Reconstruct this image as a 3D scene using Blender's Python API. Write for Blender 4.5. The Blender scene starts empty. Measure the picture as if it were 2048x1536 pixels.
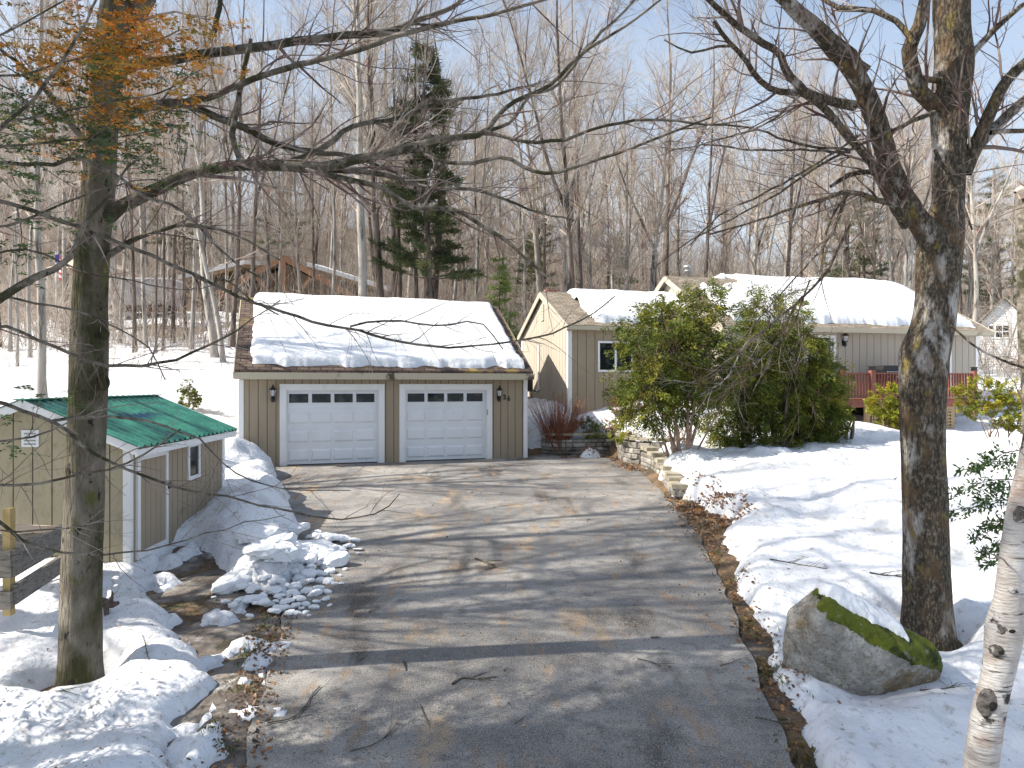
import bpy, math, random
import numpy as np
from mathutils import Vector
R = math.radians
F = 1421.0          # focal length in photo pixels
CZ = 2.3            # eye height over the garage slab
sc = bpy.context.scene
# ---------------------------------------------------------------- camera, sky, sun, exposure
cam = bpy.data.cameras.new('camera'); co = bpy.data.objects.new('camera', cam)
sc.collection.objects.link(co); sc.camera = co
cam.sensor_width = 36; cam.lens = F/2048*36; cam.clip_start = .05; cam.clip_end = 2000
co.location = (0, 0, CZ); co.rotation_euler = (R(90), 0, 0)
AZ = R(7.5); EL = R(42)          # light travels towards +x, a little towards +y
w = bpy.data.worlds.new('World'); sc.world = w; w.use_nodes = True
nt = w.node_tree; bg = nt.nodes['Background']
sky = nt.nodes.new('ShaderNodeTexSky'); sky.sky_type = 'NISHITA'; sky.sun_disc = False
sky.sun_elevation = EL; sky.sun_rotation = math.atan2(-math.cos(AZ), -math.sin(AZ))
sky.air_density = 1.0; sky.dust_density = 2.0; sky.ozone_density = 1.0
tcw = nt.nodes.new('ShaderNodeTexCoord'); sep = nt.nodes.new('ShaderNodeSeparateXYZ'); nt.links.new(tcw.outputs['Generated'], sep.inputs[0])
mr = nt.nodes.new('ShaderNodeMapRange'); mr.inputs[1].default_value = 0; mr.inputs[2].default_value = .5; mr.inputs[3].default_value = .95; mr.inputs[4].default_value = .28; nt.links.new(sep.outputs[2], mr.inputs[0])
nz_ = nt.nodes.new('ShaderNodeTexNoise'); nz_.inputs['Scale'].default_value = 2.2; nz_.inputs['Detail'].default_value = 6; mpn = nt.nodes.new('ShaderNodeMapping'); mpn.inputs['Scale'].default_value = (1,1,3)
nt.links.new(tcw.outputs['Generated'], mpn.inputs[0]); nt.links.new(mpn.outputs[0], nz_.inputs['Vector'])
m1 = nt.nodes.new('ShaderNodeMath'); m1.operation = 'MULTIPLY_ADD'; m1.inputs[1].default_value = .7; m1.inputs[2].default_value = -.35; nt.links.new(nz_.outputs[0], m1.inputs[0])
m2 = nt.nodes.new('ShaderNodeMath'); m2.operation = 'ADD'; m2.use_clamp = True; nt.links.new(m1.outputs[0], m2.inputs[0]); nt.links.new(mr.outputs[0], m2.inputs[1])
mx = nt.nodes.new('ShaderNodeMix'); mx.data_type = 'RGBA'; nt.links.new(m2.outputs[0], mx.inputs[0]); nt.links.new(sky.outputs[0], mx.inputs[6]); mx.inputs[7].default_value = (4.2, 4.75, 5.3, 1)   # thin bright haze veil, thickest low down
nt.links.new(mx.outputs[2], bg.inputs[0]); bg.inputs[1].default_value = .115
sun = bpy.data.lights.new('sun', 'SUN'); so = bpy.data.objects.new('sun', sun); sc.collection.objects.link(so)
sun.energy = 5.0; sun.angle = R(.5); sun.color = (1, .92, .80)
dv = Vector((math.cos(AZ)*math.cos(EL), math.sin(AZ)*math.cos(EL), -math.sin(EL)))
so.rotation_euler = dv.to_track_quat('-Z', 'Y').to_euler()
sc.view_settings.view_transform = 'Standard'; sc.view_settings.look = 'None'
sc.view_settings.gamma = 1; sc.view_settings.exposure = .90
sc.cycles.max_bounces = 5; sc.cycles.diffuse_bounces = 3; sc.cycles.transparent_max_bounces = 4

# ---------------------------------------------------------------- materials
MT = {}
def mat(name, base, layers=(), rough=.85, bump=0, bscale=30, bdist=.02, bstretch=(1,1,1), spec=.3, metal=0,
        brick=None, tone=0, coord='Object'):
    m = bpy.data.materials.new(name); m.use_nodes = True; t = m.node_tree; N = t.nodes; L = t.links
    b = N['Principled BSDF']; b.inputs['Roughness'].default_value = rough
    b.inputs['Specular IOR Level'].default_value = spec; b.inputs['Metallic'].default_value = metal
    tc = N.new('ShaderNodeTexCoord').outputs[coord]
    def mapped(st):
        if tuple(st) == (1,1,1): return tc
        q = N.new('ShaderNodeMapping'); q.inputs['Scale'].default_value = st; L.new(tc, q.inputs[0]); return q.outputs[0]
    rgb = N.new('ShaderNodeRGB'); rgb.outputs[0].default_value = (*base, 1); cur = rgb.outputs[0]
    if brick:
        (c1, c2, mort, bw, rh, ms, rot) = brick
        q = N.new('ShaderNodeMapping'); q.inputs['Rotation'].default_value = rot; L.new(tc, q.inputs[0])
        k = N.new('ShaderNodeTexBrick'); L.new(q.outputs[0], k.inputs[0])
        k.inputs['Color1'].default_value = (*c1,1); k.inputs['Color2'].default_value = (*c2,1); k.inputs['Mortar'].default_value = (*mort,1)
        k.inputs['Scale'].default_value = 1; k.inputs['Brick Width'].default_value = bw; k.inputs['Row Height'].default_value = rh
        k.inputs['Mortar Size'].default_value = ms; cur = k.outputs[0]
    for (c, s, lo, hi, st, det) in layers:
        n = N.new('ShaderNodeTexNoise'); n.inputs['Scale'].default_value = s; n.inputs['Detail'].default_value = det
        n.inputs['Roughness'].default_value = .6
        L.new(mapped(st), n.inputs['Vector'])
        r = N.new('ShaderNodeMapRange'); r.inputs[1].default_value = lo; r.inputs[2].default_value = hi; L.new(n.outputs[0], r.inputs[0])
        x = N.new('ShaderNodeMix'); x.data_type = 'RGBA'; L.new(r.outputs[0], x.inputs[0]); L.new(cur, x.inputs[6])
        x.inputs[7].default_value = (*c, 1); cur = x.outputs[2]
    if tone:
        a = N.new('ShaderNodeAttribute'); a.attribute_name = 'tone'
        x = N.new('ShaderNodeVectorMath'); x.operation = 'MULTIPLY'; L.new(cur, x.inputs[0]); L.new(a.outputs['Color'], x.inputs[1]); cur = x.outputs[0]
    L.new(cur, b.inputs['Base Color'])
    if bump:
        n = N.new('ShaderNodeTexNoise'); n.inputs['Scale'].default_value = bscale; n.inputs['Detail'].default_value = 5
        L.new(mapped(bstretch), n.inputs['Vector'])
        u = N.new('ShaderNodeBump'); u.inputs['Strength'].default_value = bump; u.inputs['Distance'].default_value = bdist
        L.new(n.outputs[0], u.inputs['Height']); L.new(u.outputs[0], b.inputs['Normal'])
    MT[name] = m; return m
O1 = (1,1,1)
mat('snow', (.735,.76,.80), [((.60,.62,.67), 1.1, .46, .72, O1, 6), ((.46,.47,.44), 1.7, .56, .78, O1, 8), ((.38,.35,.32), 9, .56, .74, O1, 8), ((.10,.075,.05), 42, .68, .71, O1, 3)], rough=.55, bump=.5, bscale=14, bdist=.05, spec=.25)
mat('snow_clean', (.74,.765,.80), [((.64,.68,.75), 3, .5, .75, O1, 3)], rough=.5, bump=.35, bscale=14, bdist=.04)
mat('asphalt', (.165,.163,.160), [((.315,.305,.29), .45, .42, .60, (1,1.6,1), 7), ((.40,.29,.18), .7, .57, .70, (1.6,.9,1), 8), ((.07,.062,.055), .6, .55, .66, (1.6,.6,1), 6),
     ((.30,.20,.12), 2.6, .56, .72, (2,.6,1), 8), ((.13,.125,.12), 5, .52, .72, O1, 7), ((.42,.39,.36), 90, .56, .66, O1, 2), ((.04,.04,.04), 75, .57, .66, O1, 2)], rough=.9, bump=.5, bscale=120, bdist=.01)
mat('ground', (.105,.075,.05), [((.20,.13,.075), 3, .45, .6, O1, 6), ((.05,.055,.025), 1.7, .54, .64, O1, 6), ((.28,.19,.11), 14, .58, .68, O1, 4), ((.16,.145,.13), .8, .52, .62, O1, 5)], rough=.95, bump=1, bscale=18, bdist=.06)
mat('mud', (.12,.10,.085), [((.22,.20,.18), 1.6, .46, .58, O1, 6), ((.05,.045,.03), 2.4, .56, .66, O1, 6), ((.45,.45,.46), 1.9, .60, .70, O1, 7)], rough=.75, bump=.8, bscale=14, bdist=.04)
mat('siding', (.335,.275,.20), [((.375,.31,.23), 1.3, .4, .7, (1,1,.25), 4), ((.29,.25,.18), 9, .5, .8, (6,6,.3), 3), ((.20,.16,.10), .9, .64, .8, (1,1,2), 6)], rough=.85, bump=.3, bscale=30, bdist=.01, bstretch=(4,4,.2))
mat('siding_house', (.40,.365,.31), [((.44,.405,.345), 1.1, .4, .7, (1,1,.25), 4), ((.38,.32,.24), 9, .5, .8, (6,6,.3), 3)], rough=.85, bump=.25, bscale=30, bdist=.01, bstretch=(4,4,.2))
mat('siding_shed', (.385,.335,.235), [((.44,.39,.275), 1.6, .4, .7, (1,1,.5), 4), ((.30,.27,.17), 12, .52, .75, (1,1,.6), 4), ((.27,.19,.09), 3, .68, .8, (1,1,.2), 3)], rough=.85, bump=.35, bscale=30, bdist=.01, bstretch=(.3,.3,6))
mat('groove', (.10,.085,.06), rough=.95)
mat('white_trim', (.80,.81,.82), [((.62,.63,.63), 2, .55, .75, (1,1,.3), 5)], rough=.6)
mat('door_white', (.76,.79,.83), [((.66,.68,.71), 1.2, .5, .8, (1,1,.6), 5)], rough=.45, spec=.4)
mat('soffit', (.50,.45,.34), [((.09,.07,.05), 1.4, .62, .7, (1,1,1), 6)], rough=.8)
mat('glass', (.012,.016,.018), [((.05,.06,.055), 3, .5, .65, O1, 5)], rough=.06, spec=.28)
mat('dark', (.015,.014,.013), rough=.95)
mat('black_metal', (.012,.012,.014), rough=.4, spec=.5)
mat('lamp_glass', (.55,.57,.58), rough=.15, spec=.7)
mat('shingle_garage', (.2,.2,.2), [((.04,.035,.033), 1.4, .55, .72, O1, 6), ((.30,.21,.06), 1.6, .55, .7, (.8,1,1), 6)], rough=.95, bump=.6, bscale=60, bdist=.02,
    brick=((.16,.115,.09), (.085,.06,.052), (.02,.016,.015), .33, .13, .012, (0,0,0)))
mat('shingle_house', (.2,.2,.2), [((.14,.12,.09), 2, .5, .7, O1, 5)], rough=.95, bump=.6, bscale=60, bdist=.02,
    brick=((.30,.255,.205), (.19,.16,.125), (.07,.06,.05), .33, .13, .012, (0,0,0)))
mat('green_metal', (.035,.19,.135), [((.055,.26,.18), 2, .45, .6, (1,3,1), 4), ((.01,.05,.09), .9, .56, .66, (.5,2.2,1), 3)], rough=.24, spec=.8)
mat('timber_grey', (.20,.185,.165), [((.10,.095,.085), 6, .45, .65, (1,1,5), 6), ((.28,.26,.23), 14, .52, .7, (1,1,4), 5)], rough=.9, bump=.6, bscale=20, bdist=.01)
mat('timber_new', (.42,.32,.15), [((.30,.22,.09), 6, .5, .7, (1,1,.3), 4)], rough=.85)
mat('timber_pale', (.58,.47,.38), [((.45,.34,.25), 7, .5, .7, (1,1,1), 4)], rough=.85)
mat('deck_red', (.25,.095,.07), [((.17,.06,.045), 5, .5, .7, O1, 4)], rough=.7)
mat('deck_post', (.40,.29,.17), rough=.85)
mat('barn_timber', (.27,.155,.09), [((.26,.12,.06), 4, .5, .65, O1, 4)], rough=.85)
mat('plywood', (.27,.20,.13), [((.26,.16,.09), 1.2, .5, .62, O1, 4)], rough=.85)
mat('grey_panel', (.36,.38,.41), [((.30,.31,.33), 1, .5, .7, (1,1,.2), 3)], rough=.7)
mat('white_clap', (.80,.81,.82), rough=.7)
mat('stone_block', (.36,.34,.31), [((.24,.225,.20), 2.3, .45, .6, O1, 5), ((.10,.095,.085), 1.5, .56, .66, O1, 6), ((.16,.16,.07), 3, .63, .72, O1, 5)], rough=.95, bump=.9, bscale=22, bdist=.03, tone=1)
mat('stone_cap', (.40,.37,.30), [((.30,.27,.2), 4, .45, .6, O1, 5)], rough=.95, bump=.6, bscale=30, bdist=.02, tone=1)
mat('moss', (.10,.125,.014), [((.18,.19,.02), 7, .5, .66, O1, 8), ((.03,.04,.010), 5, .48, .60, O1, 8), ((.20,.19,.15), 9, .60, .66, O1, 7)], rough=.95, bump=1, bscale=60, bdist=.03)
mat('brick_red', (.3,.1,.07), rough=.9, brick=((.34,.12,.08), (.25,.09,.06), (.4,.37,.33), .2, .08, .01, (R(90),0,0)))
mat('galv', (.42,.44,.46), rough=.4, metal=.6)
mat('black_plastic', (.012,.012,.014), rough=.5)
mat('util_grey', (.30,.31,.30), rough=.6)
mat('bark_left', (.15,.13,.10), [((.24,.215,.175), 7, .45, .62, (1,1,.35), 8), ((.05,.05,.022), 1.6, .46, .58, (1,1,.5), 8), ((.025,.02,.016), 14, .60, .67, (1,1,.5), 4), ((.10,.11,.03), 5, .60, .68, (1,1,.6), 5)], rough=.95, bump=1, bscale=26, bdist=.05, bstretch=(1.6,1.6,.25))
mat('bark_right', (.06,.05,.038), [((.20,.17,.12), 34, .48, .62, (1,1,.55), 9), ((.44,.42,.39), 3.0, .53, .62, (1,1,.5), 15), ((.022,.017,.013), 26, .50, .68, (1,1,.32), 9), ((.14,.09,.05), 5, .5, .7, (1,1,.5), 8), ((.20,.16,.05), 4, .60, .68, (1,1,.6), 6)], rough=.95, bump=1, bscale=24, bdist=.07, bstretch=(1.4,1.4,.4))
mat('bark_limb', (.12,.105,.085), [((.23,.21,.175), 9, .45, .6, O1, 8), ((.045,.045,.025), 4, .48, .58, O1, 8), ((.02,.018,.014), 22, .6, .66, O1, 4)], rough=.95, bump=.8, bscale=40, bdist=.02)
mat('bark_twig', (.18,.135,.12), [((.36,.32,.28), 1.6, .48, .6, O1, 4), ((.10,.055,.05), 2.3, .5, .6, O1, 4)], rough=.8)
mat('bark_far', (.32,.295,.265), [((.43,.41,.375), 2.2, .45, .62, (1,1,.3), 6), ((.08,.07,.055), 4, .52, .64, (1,1,.2), 6)], rough=.95, bump=.8, bscale=24, bdist=.03, bstretch=(1.5,1.5,.3))
mat('bark_dark', (.115,.09,.075), [((.2,.165,.14), 3, .45, .62, (1,1,.3), 6), ((.04,.03,.025), 6, .52, .64, (1,1,.2), 6)], rough=.95, bump=.8, bscale=24, bdist=.03, bstretch=(1.5,1.5,.3))
mat('twig_far', (.37,.32,.265), [((.54,.48,.41), .9, .45, .6, O1, 4), ((.28,.19,.165), .7, .52, .62, O1, 4)], rough=.85)
mat('birch', (.43,.40,.37), [((.58,.57,.56), 3, .45, .6, (1,1,1), 8), ((.36,.25,.20), 2.6, .53, .64, (1,1,1.4), 7), ((.07,.06,.05), 6, .59, .64, (.5,.5,4.0), 9), ((.03,.025,.02), 2.3, .565, .60, (1,1,1.3), 9), ((.30,.28,.26), 14, .55, .66, (.4,.4,5), 6)], rough=.75, bump=.7, bscale=22, bdist=.03, bstretch=(.6,.6,3))
mat('red_stem', (.20,.085,.055), [((.30,.12,.07), 3, .45, .6, O1, 3)], rough=.8)
mat('brown_stem', (.24,.16,.11), [((.34,.25,.19), 5, .45, .6, O1, 4)], rough=.9)
mat('birch_scar', (.16,.145,.13), [((.05,.045,.04), 16, .45, .6, O1, 6), ((.42,.41,.40), 11, .56, .64, O1, 6)], rough=.9, bump=1, bscale=30, bdist=.03)
mat('rock', (.27,.255,.225), [((.42,.41,.38), 3.2, .48, .62, O1, 8), ((.12,.10,.07), 2.2, .52, .64, O1, 8), ((.25,.17,.07), 1.8, .55, .68, O1, 7), ((.10,.095,.085), 40, .5, .75, O1, 8), ((.34,.33,.30), 7, .55, .62, O1, 9)], rough=.95, bump=1, bscale=11, bdist=.09)
for nm, a, b_, c in (('leaf_arbor', (.11,.145,.025), (.24,.23,.03), (.04,.06,.014)), ('leaf_gold', (.24,.26,.03), (.33,.27,.03), (.10,.14,.02)),
                     ('leaf_pine', (.07,.10,.04), (.13,.14,.055), (.035,.05,.024)), ('leaf_orange', (.60,.27,.05), (.45,.30,.06), (.22,.20,.05)),
                     ('leaf_litter', (.25,.145,.085), (.40,.27,.17), (.11,.065,.04)), ('leaf_grass', (.10,.15,.03), (.20,.19,.06), (.05,.08,.015)),
                     ('leaf_bright', (.19,.28,.06), (.24,.30,.08), (.12,.18,.04)), ('leaf_green', (.06,.12,.035), (.10,.16,.05), (.03,.07,.02))):
    mat(nm, a, [(b_, 1.7, .45, .62, O1, 4), (c, 2.3, .52, .66, O1, 4)], rough=.6, tone=1)
    m_ = MT[nm]; t_ = m_.node_tree; bs = t_.nodes['Principled BSDF']; src = bs.inputs['Base Color'].links[0].from_socket
    tr_n = t_.nodes.new('ShaderNodeBsdfTranslucent'); ms_ = t_.nodes.new('ShaderNodeMixShader'); ms_.inputs[0].default_value = .22
    t_.links.new(src, tr_n.inputs[0]); t_.links.new(bs.outputs[0], ms_.inputs[1]); t_.links.new(tr_n.outputs[0], ms_.inputs[2]); t_.links.new(ms_.outputs[0], t_.nodes['Material Output'].inputs[0])
mat('flag_red', (.5,.04,.05), rough=.8); mat('flag_blue', (.03,.04,.2), rough=.8)

# ---------------------------------------------------------------- mesh building
class MB:
    def __init__(s): s.V = []; s.Fc = []; s.n = 0; s.T = []
    def add(s, V, Fa, mi=0, tone=None):
        V = np.asarray(V, float).reshape(-1, 3); Fa = np.asarray(Fa, int)
        if Fa.ndim == 1: Fa = Fa[None]
        s.V.append(V); s.Fc.append((Fa + s.n, mi)); s.n += len(V)
        s.T.append(np.ones((len(V),3)) if tone is None else np.broadcast_to(np.asarray(tone, float).reshape(-1,3) if np.ndim(tone) else np.full((1,3), tone), (len(V),3)))
        return s
    def box(s, a, b, mi=0, tone=None):
        x0,y0,z0 = a; x1,y1,z1 = b
        V = [(x0,y0,z0),(x1,y0,z0),(x1,y1,z0),(x0,y1,z0),(x0,y0,z1),(x1,y0,z1),(x1,y1,z1),(x0,y1,z1)]
        return s.add(V, [(0,3,2,1),(4,5,6,7),(0,1,5,4),(1,2,6,5),(2,3,7,6),(3,0,4,7)], mi, tone)
    def beam(s, p, q, wd, ht, mi=0, up=(0,0,1)):
        p = np.array(p, float); q = np.array(q, float); t = (q-p)/np.linalg.norm(q-p)
        a = np.cross(t, up); a = a/np.linalg.norm(a)*wd/2; b = np.cross(a, t); b = b/np.linalg.norm(b)*ht/2
        V = [p-a-b, p+a-b, p+a+b, p-a+b, q-a-b, q+a-b, q+a+b, q-a+b]
        return s.add(V, [(0,3,2,1),(4,5,6,7),(0,1,5,4),(1,2,6,5),(2,3,7,6),(3,0,4,7)], mi)
    def prism(s, pts, off, mi=0):
        pts = np.array(pts, float); n = len(pts); V = np.vstack([pts, pts+np.array(off, float)])
        s.add(V, list(range(n)), mi); s.Fc.append((np.array([[i+n for i in range(n)][::-1]]) + s.n - 2*n, mi))
        s.Fc.append((np.array([(i, (i+1)%n, (i+1)%n+n, i+n) for i in range(n)]) + s.n - 2*n, mi)); return s
    def grid(s, X, Y, Z, mi=0, mask=None, tone=None):
        ny, nx = X.shape; idx = np.arange(nx*ny).reshape(ny, nx)
        q = np.stack([idx[:-1,:-1], idx[:-1,1:], idx[1:,1:], idx[1:,:-1]], -1)
        if mask is not None: q = q[mask]
        return s.add(np.stack([X,Y,Z], -1), q.reshape(-1,4), mi, tone)
    def lathe(s, prof, c=(0,0,0), n=12, mi=0):
        a = np.linspace(0, 2*math.pi, n, endpoint=False); V = []
        for r, z in prof: V += [(c[0]+r*math.cos(t), c[1]+r*math.sin(t), c[2]+z) for t in a]
        Fq = [(j*n+i, j*n+(i+1)%n, (j+1)*n+(i+1)%n, (j+1)*n+i) for j in range(len(prof)-1) for i in range(n)]
        return s.add(V, Fq, mi)
    def tubes(s, T, mi=0):
        """T: list of (pts (n,3), rad (n), sides)"""
        G = {}
        for p, r, k in T: G.setdefault((len(p), k), []).append((p, r))
        for (n, k), it in G.items():
            P = np.array([a for a, _ in it]); Rr = np.array([b for _, b in it]); m = len(it)
            tg = np.gradient(P, axis=1); tg /= np.linalg.norm(tg, axis=2, keepdims=True) + 1e-9
            mean = (P[:,-1]-P[:,0]); mean /= np.linalg.norm(mean, axis=1, keepdims=True) + 1e-9
            ref = np.where(np.abs(mean[:,2:3]) > .8, np.array([[1.,0,0]]), np.array([[0,0,1.]]))
            A = np.cross(tg, ref[:,None,:]); A /= np.linalg.norm(A, axis=2, keepdims=True) + 1e-9
            B = np.cross(tg, A)
            th = np.linspace(0, 2*math.pi, k, endpoint=False)
            V = P[:,:,None,:] + Rr[:,:,None,None]*(np.cos(th)[None,None,:,None]*A[:,:,None,:] + np.sin(th)[None,None,:,None]*B[:,:,None,:])
            i = np.arange(n-1)[:,None]*k; j = np.arange(k)[None,:]; j2 = (j+1) % k
            q = np.stack([i+j, i+j2, i+k+j2, i+k+j], -1).reshape(-1,4)
            q = (q[None] + (np.arange(m)*n*k)[:,None,None]).reshape(-1,4)
            s.add(V.reshape(-1,3), q, mi)
        return s
    def build(s, name, mats, parent=None, origin=(0,0,0), smooth=False, attr=False):
        V = np.vstack(s.V) - np.array(origin, float)
        me = bpy.data.meshes.new(name); me.vertices.add(len(V)); me.vertices.foreach_set('co', V.ravel())
        lt = []; lv = []; mi = []
        for Fa, m in s.Fc: lv.append(Fa.ravel()); lt.append(np.full(len(Fa), Fa.shape[1])); mi.append(np.full(len(Fa), m))
        lv = np.concatenate(lv); lt = np.concatenate(lt); mi = np.concatenate(mi)
        me.loops.add(len(lv)); me.loops.foreach_set('vertex_index', lv)
        me.polygons.add(len(lt)); me.polygons.foreach_set('loop_start', np.concatenate([[0], np.cumsum(lt)[:-1]]))
        me.polygons.foreach_set('material_index', mi); me.polygons.foreach_set('use_smooth', np.full(len(lt), smooth))
        if attr:
            T = np.hstack([np.vstack(s.T), np.ones((len(V),1))]); at = me.color_attributes.new('tone', 'FLOAT_COLOR', 'POINT')
            at.data.foreach_set('color', T.ravel())
        me.update(calc_edges=True); me.validate()
        for m in ([mats] if isinstance(mats, str) else mats): me.materials.append(MT[m])
        o = bpy.data.objects.new(name, me); sc.collection.objects.link(o)
        if parent is not None: o.parent = parent
        else: o.location = origin
        return o
    def split(s, name, mats, parent=None):
        V, Fc, T = s.V, s.Fc, s.T; off = 0; r = None
        for v, t in zip(V, T):
            m = MB(); m.V = [v]; m.T = [t]; m.n = len(v); m.Fc = [(f-off, mi) for f, mi in Fc if off <= f.min() < off+len(v)]; off += len(v); r = m.build(name, mats, parent)
        return r
def tag(o, label=None, cat=None, group=None, kind=None):
    if label: o['label'] = label
    if cat: o['category'] = cat
    if group: o['group'] = group
    if kind: o['kind'] = kind
    return o
def thing(name, label, cat, loc=(0,0,0), rz=0, group=None):
    o = bpy.data.objects.new(name, None); sc.collection.objects.link(o); o.empty_display_size = .2
    o.location = loc; o.rotation_euler = (0,0,rz); return tag(o, label, cat, group)
def P(px, py, d): return np.array([(px-1024)/F*d, d, CZ-(py-768)/F*d])
class Frame:
    def __init__(s, x, y, z, a): s.x, s.y, s.z, s.a = x, y, z, a; s.c = math.cos(a); s.s = math.sin(a)
    def loc(s, px, py, v=0):
        t = (px-1024)/F; ax = s.x - v*s.s; ay = s.y + v*s.c; u = (t*ay-ax)/(s.c-t*s.s); y = ay+u*s.s
        return u, CZ-(py-768)/F*y-s.z
    def w(s, u, v, z): return (s.x+u*s.c-v*s.s, s.y+u*s.s+v*s.c, s.z+z)

# ---------------------------------------------------------------- noise
def vnoise(x, y, seed=0):
    xi = np.floor(x).astype(np.int64); yi = np.floor(y).astype(np.int64); fx = x-xi; fy = y-yi
    fx = fx*fx*(3-2*fx); fy = fy*fy*(3-2*fy)
    def h(a, b):
        n = (a*374761393 + b*668265263 + seed*1442695041) & 0xffffffff
        n = ((n ^ (n >> 13))*1274126177) & 0xffffffff; return ((n ^ (n >> 16)) & 0xffff)/65535.
    return (h(xi,yi)*(1-fx)+h(xi+1,yi)*fx)*(1-fy) + (h(xi,yi+1)*(1-fx)+h(xi+1,yi+1)*fx)*fy
def fbm(x, y, s=1, o=4, seed=0):
    r = 0; a = .5
    for i in range(o): r = r + a*(vnoise(x*s, y*s, seed+i)-.5); s *= 2.1; a *= .5
    return r*2

# ---------------------------------------------------------------- terrain
def zd(y): return -.052*np.maximum(19.5-np.asarray(y, float), 0)
LE = [(1,-1.9),(4,-1.95),(5.6,-2.1),(6.7,-2.36),(8.6,-2.75),(11,-3.3),(12.9,-3.9),(15.4,-5.05),(17.7,-6.0),(19,-6.6),(20,-7.3),(23.2,-7.3)]
RE = [(1,2.1),(4,2.1),(5.8,2.24),(7.5,2.52),(9.9,2.9),(12.5,3.25),(15.4,3.42),(19.6,3.4),(21,3.2),(22.6,3.1),(23.2,3.0)]
lx = lambda y: np.interp(y, [a for a,_ in LE], [b for _,b in LE])
rx = lambda y: np.interp(y, [a for a,_ in RE], [b for _,b in RE])
DRIVE = [(b,a) for a,b in LE] + [(b,a) for a,b in RE][::-1]
BARE_L = [(-5.45,11.7),(-4.95,11.5),(-4.5,10.7),(-3.8,9.9),(-2.5,9.1),(-2.1,6.7),(-1.8,5.5),(-1.5,3),(-2.75,3),(-2.75,5.5),(-3.05,6.3),(-2.95,7),(-3.7,7.9),(-4.5,9.0),(-5.3,10.0)]
BARE_R = [(3.3,16.2),(3.85,15.4),(3.9,14.2),(4.15,13.2),(3.7,12.4),(3.22,9.9),(2.83,7.5),(2.62,5.8),(2.75,4),(2.9,1),(1.7,1),(1.9,9),(3.0,15)]
BARE_W = [(.3,22.5),(.9,22.5),(1.2,22.9),(2.2,23.45),(3.4,23.3),(3.6,22),(3.9,20.3),(3.9,19.4),(3.55,16),(3.2,16),(3.0,22)]
def sdp(x, y, poly):
    x = np.asarray(x, float); y = np.asarray(y, float); d = np.full(x.shape, 1e9); ins = np.zeros(x.shape, bool); n = len(poly)
    for i in range(n):
        x0,y0 = poly[i]; x1,y1 = poly[(i+1)%n]; ex, ey = x1-x0, y1-y0
        t = np.clip(((x-x0)*ex+(y-y0)*ey)/(ex*ex+ey*ey), 0, 1); d = np.minimum(d, np.hypot(x-x0-t*ex, y-y0-t*ey))
        c = ((y0 > y) != (y1 > y)) & (x < (x1-x0)*(y-y0)/((y1-y0) or 1e-9)+x0); ins ^= c
    return np.where(ins, -d, d)
CP = [(lx(y), y, zd(y)) for y in (1,4,7,10,13,16,19)] + [(rx(y), y, zd(y)) for y in (1,4,7,10,13,16,19,21.5)] + [(0,y,zd(y)) for y in (2,8,14,19)]
CP += [(-4.4,7.2,-.78),(-6,5,-.95),(-10,8,-.6),(-8,2,-1.),(-5.5,10.3,-.52),(-5.6,13.5,-.28),(-8,14,0.1),(-7.9,19,.5),(-7,18,.05),(-10.5,22,1.3),(-13.2,20,1.6),(-9.5,26,2.3),
   (-13,30,3.3),(-19,32,3.2),(-27,30,3),(-8,31,3.0),(-15,45,6.0),(-30,45,5.8),(-40,60,9),(-15,60,9.2),(-20,80,15),(-20,110,25),(-60,100,22),(-90,60,12),(-40,10,1),(-20,10,-.2),
   (2,23.3,.55),(1.2,24,1.1),(3.6,24,1.25),(5,21.5,.72),(5,23.6,1.3),(4.3,18,.25),(4.1,16.5,.05),(7,19.3,.45),(7,23.5,1.2),(0,27,1.2),(0,34,2.2),(8,34,2.6),(20,34,2.2),(0,45,4.2),(20,45,3.6),(0,62,7.5),(25,62,6.5),
   (0,110,23),(40,110,17),(80,110,14),(60,60,5),(90,50,4),(60,30,2),(4.9,8.4,-.72),(3.4,6.9,-.82),(3.2,4.8,-.95),(6.5,13,.0),(7.2,10,-.3),(12,20,.5),(10.7,22.3,.66),(14,23.3,.42),(18,22,.35),
   (25,20,.5),(12,10,-.2),(8,3,-.8),(20,5,-.3),(0,-10,-1.5),(-20,-5,-1.3),(20,-5,-1.2)]
CP = np.array(CP, float)
def tps(r2): return np.where(r2 > 1e-9, .5*r2*np.log(np.maximum(r2, 1e-9)), 0)
n_ = len(CP); K = tps(((CP[:,None,:2]-CP[None,:,:2])**2).sum(-1)) + np.eye(n_)*.05
A_ = np.zeros((n_+3, n_+3)); A_[:n_,:n_] = K; A_[:n_,n_] = 1; A_[:n_,n_+1:] = CP[:,:2]; A_[n_,:n_] = 1; A_[n_+1:,:n_] = CP[:,:2].T
W_ = np.linalg.solve(A_, np.concatenate([CP[:,2], [0,0,0]]))
def ground(x, y):
    x = np.asarray(x, float); y = np.asarray(y, float); sh = x.shape; x = x.ravel(); y = y.ravel()
    z = W_[n_] + W_[n_+1]*x + W_[n_+2]*y
    for i in range(n_): z = z + W_[i]*tps((x-CP[i,0])**2+(y-CP[i,1])**2)
    far = np.clip((y-30)/40, 0, 1); z = z + fbm(x, y, .12, 3, 5)*1.2*far + fbm(x, y, 1.3, 3, 9)*.05
    s = sdp(x, y, DRIVE); k = np.clip((s+.05)/.35, 0, 1); z = (zd(y)-.06)*(1-k) + z*k
    return z.reshape(sh)
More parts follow.
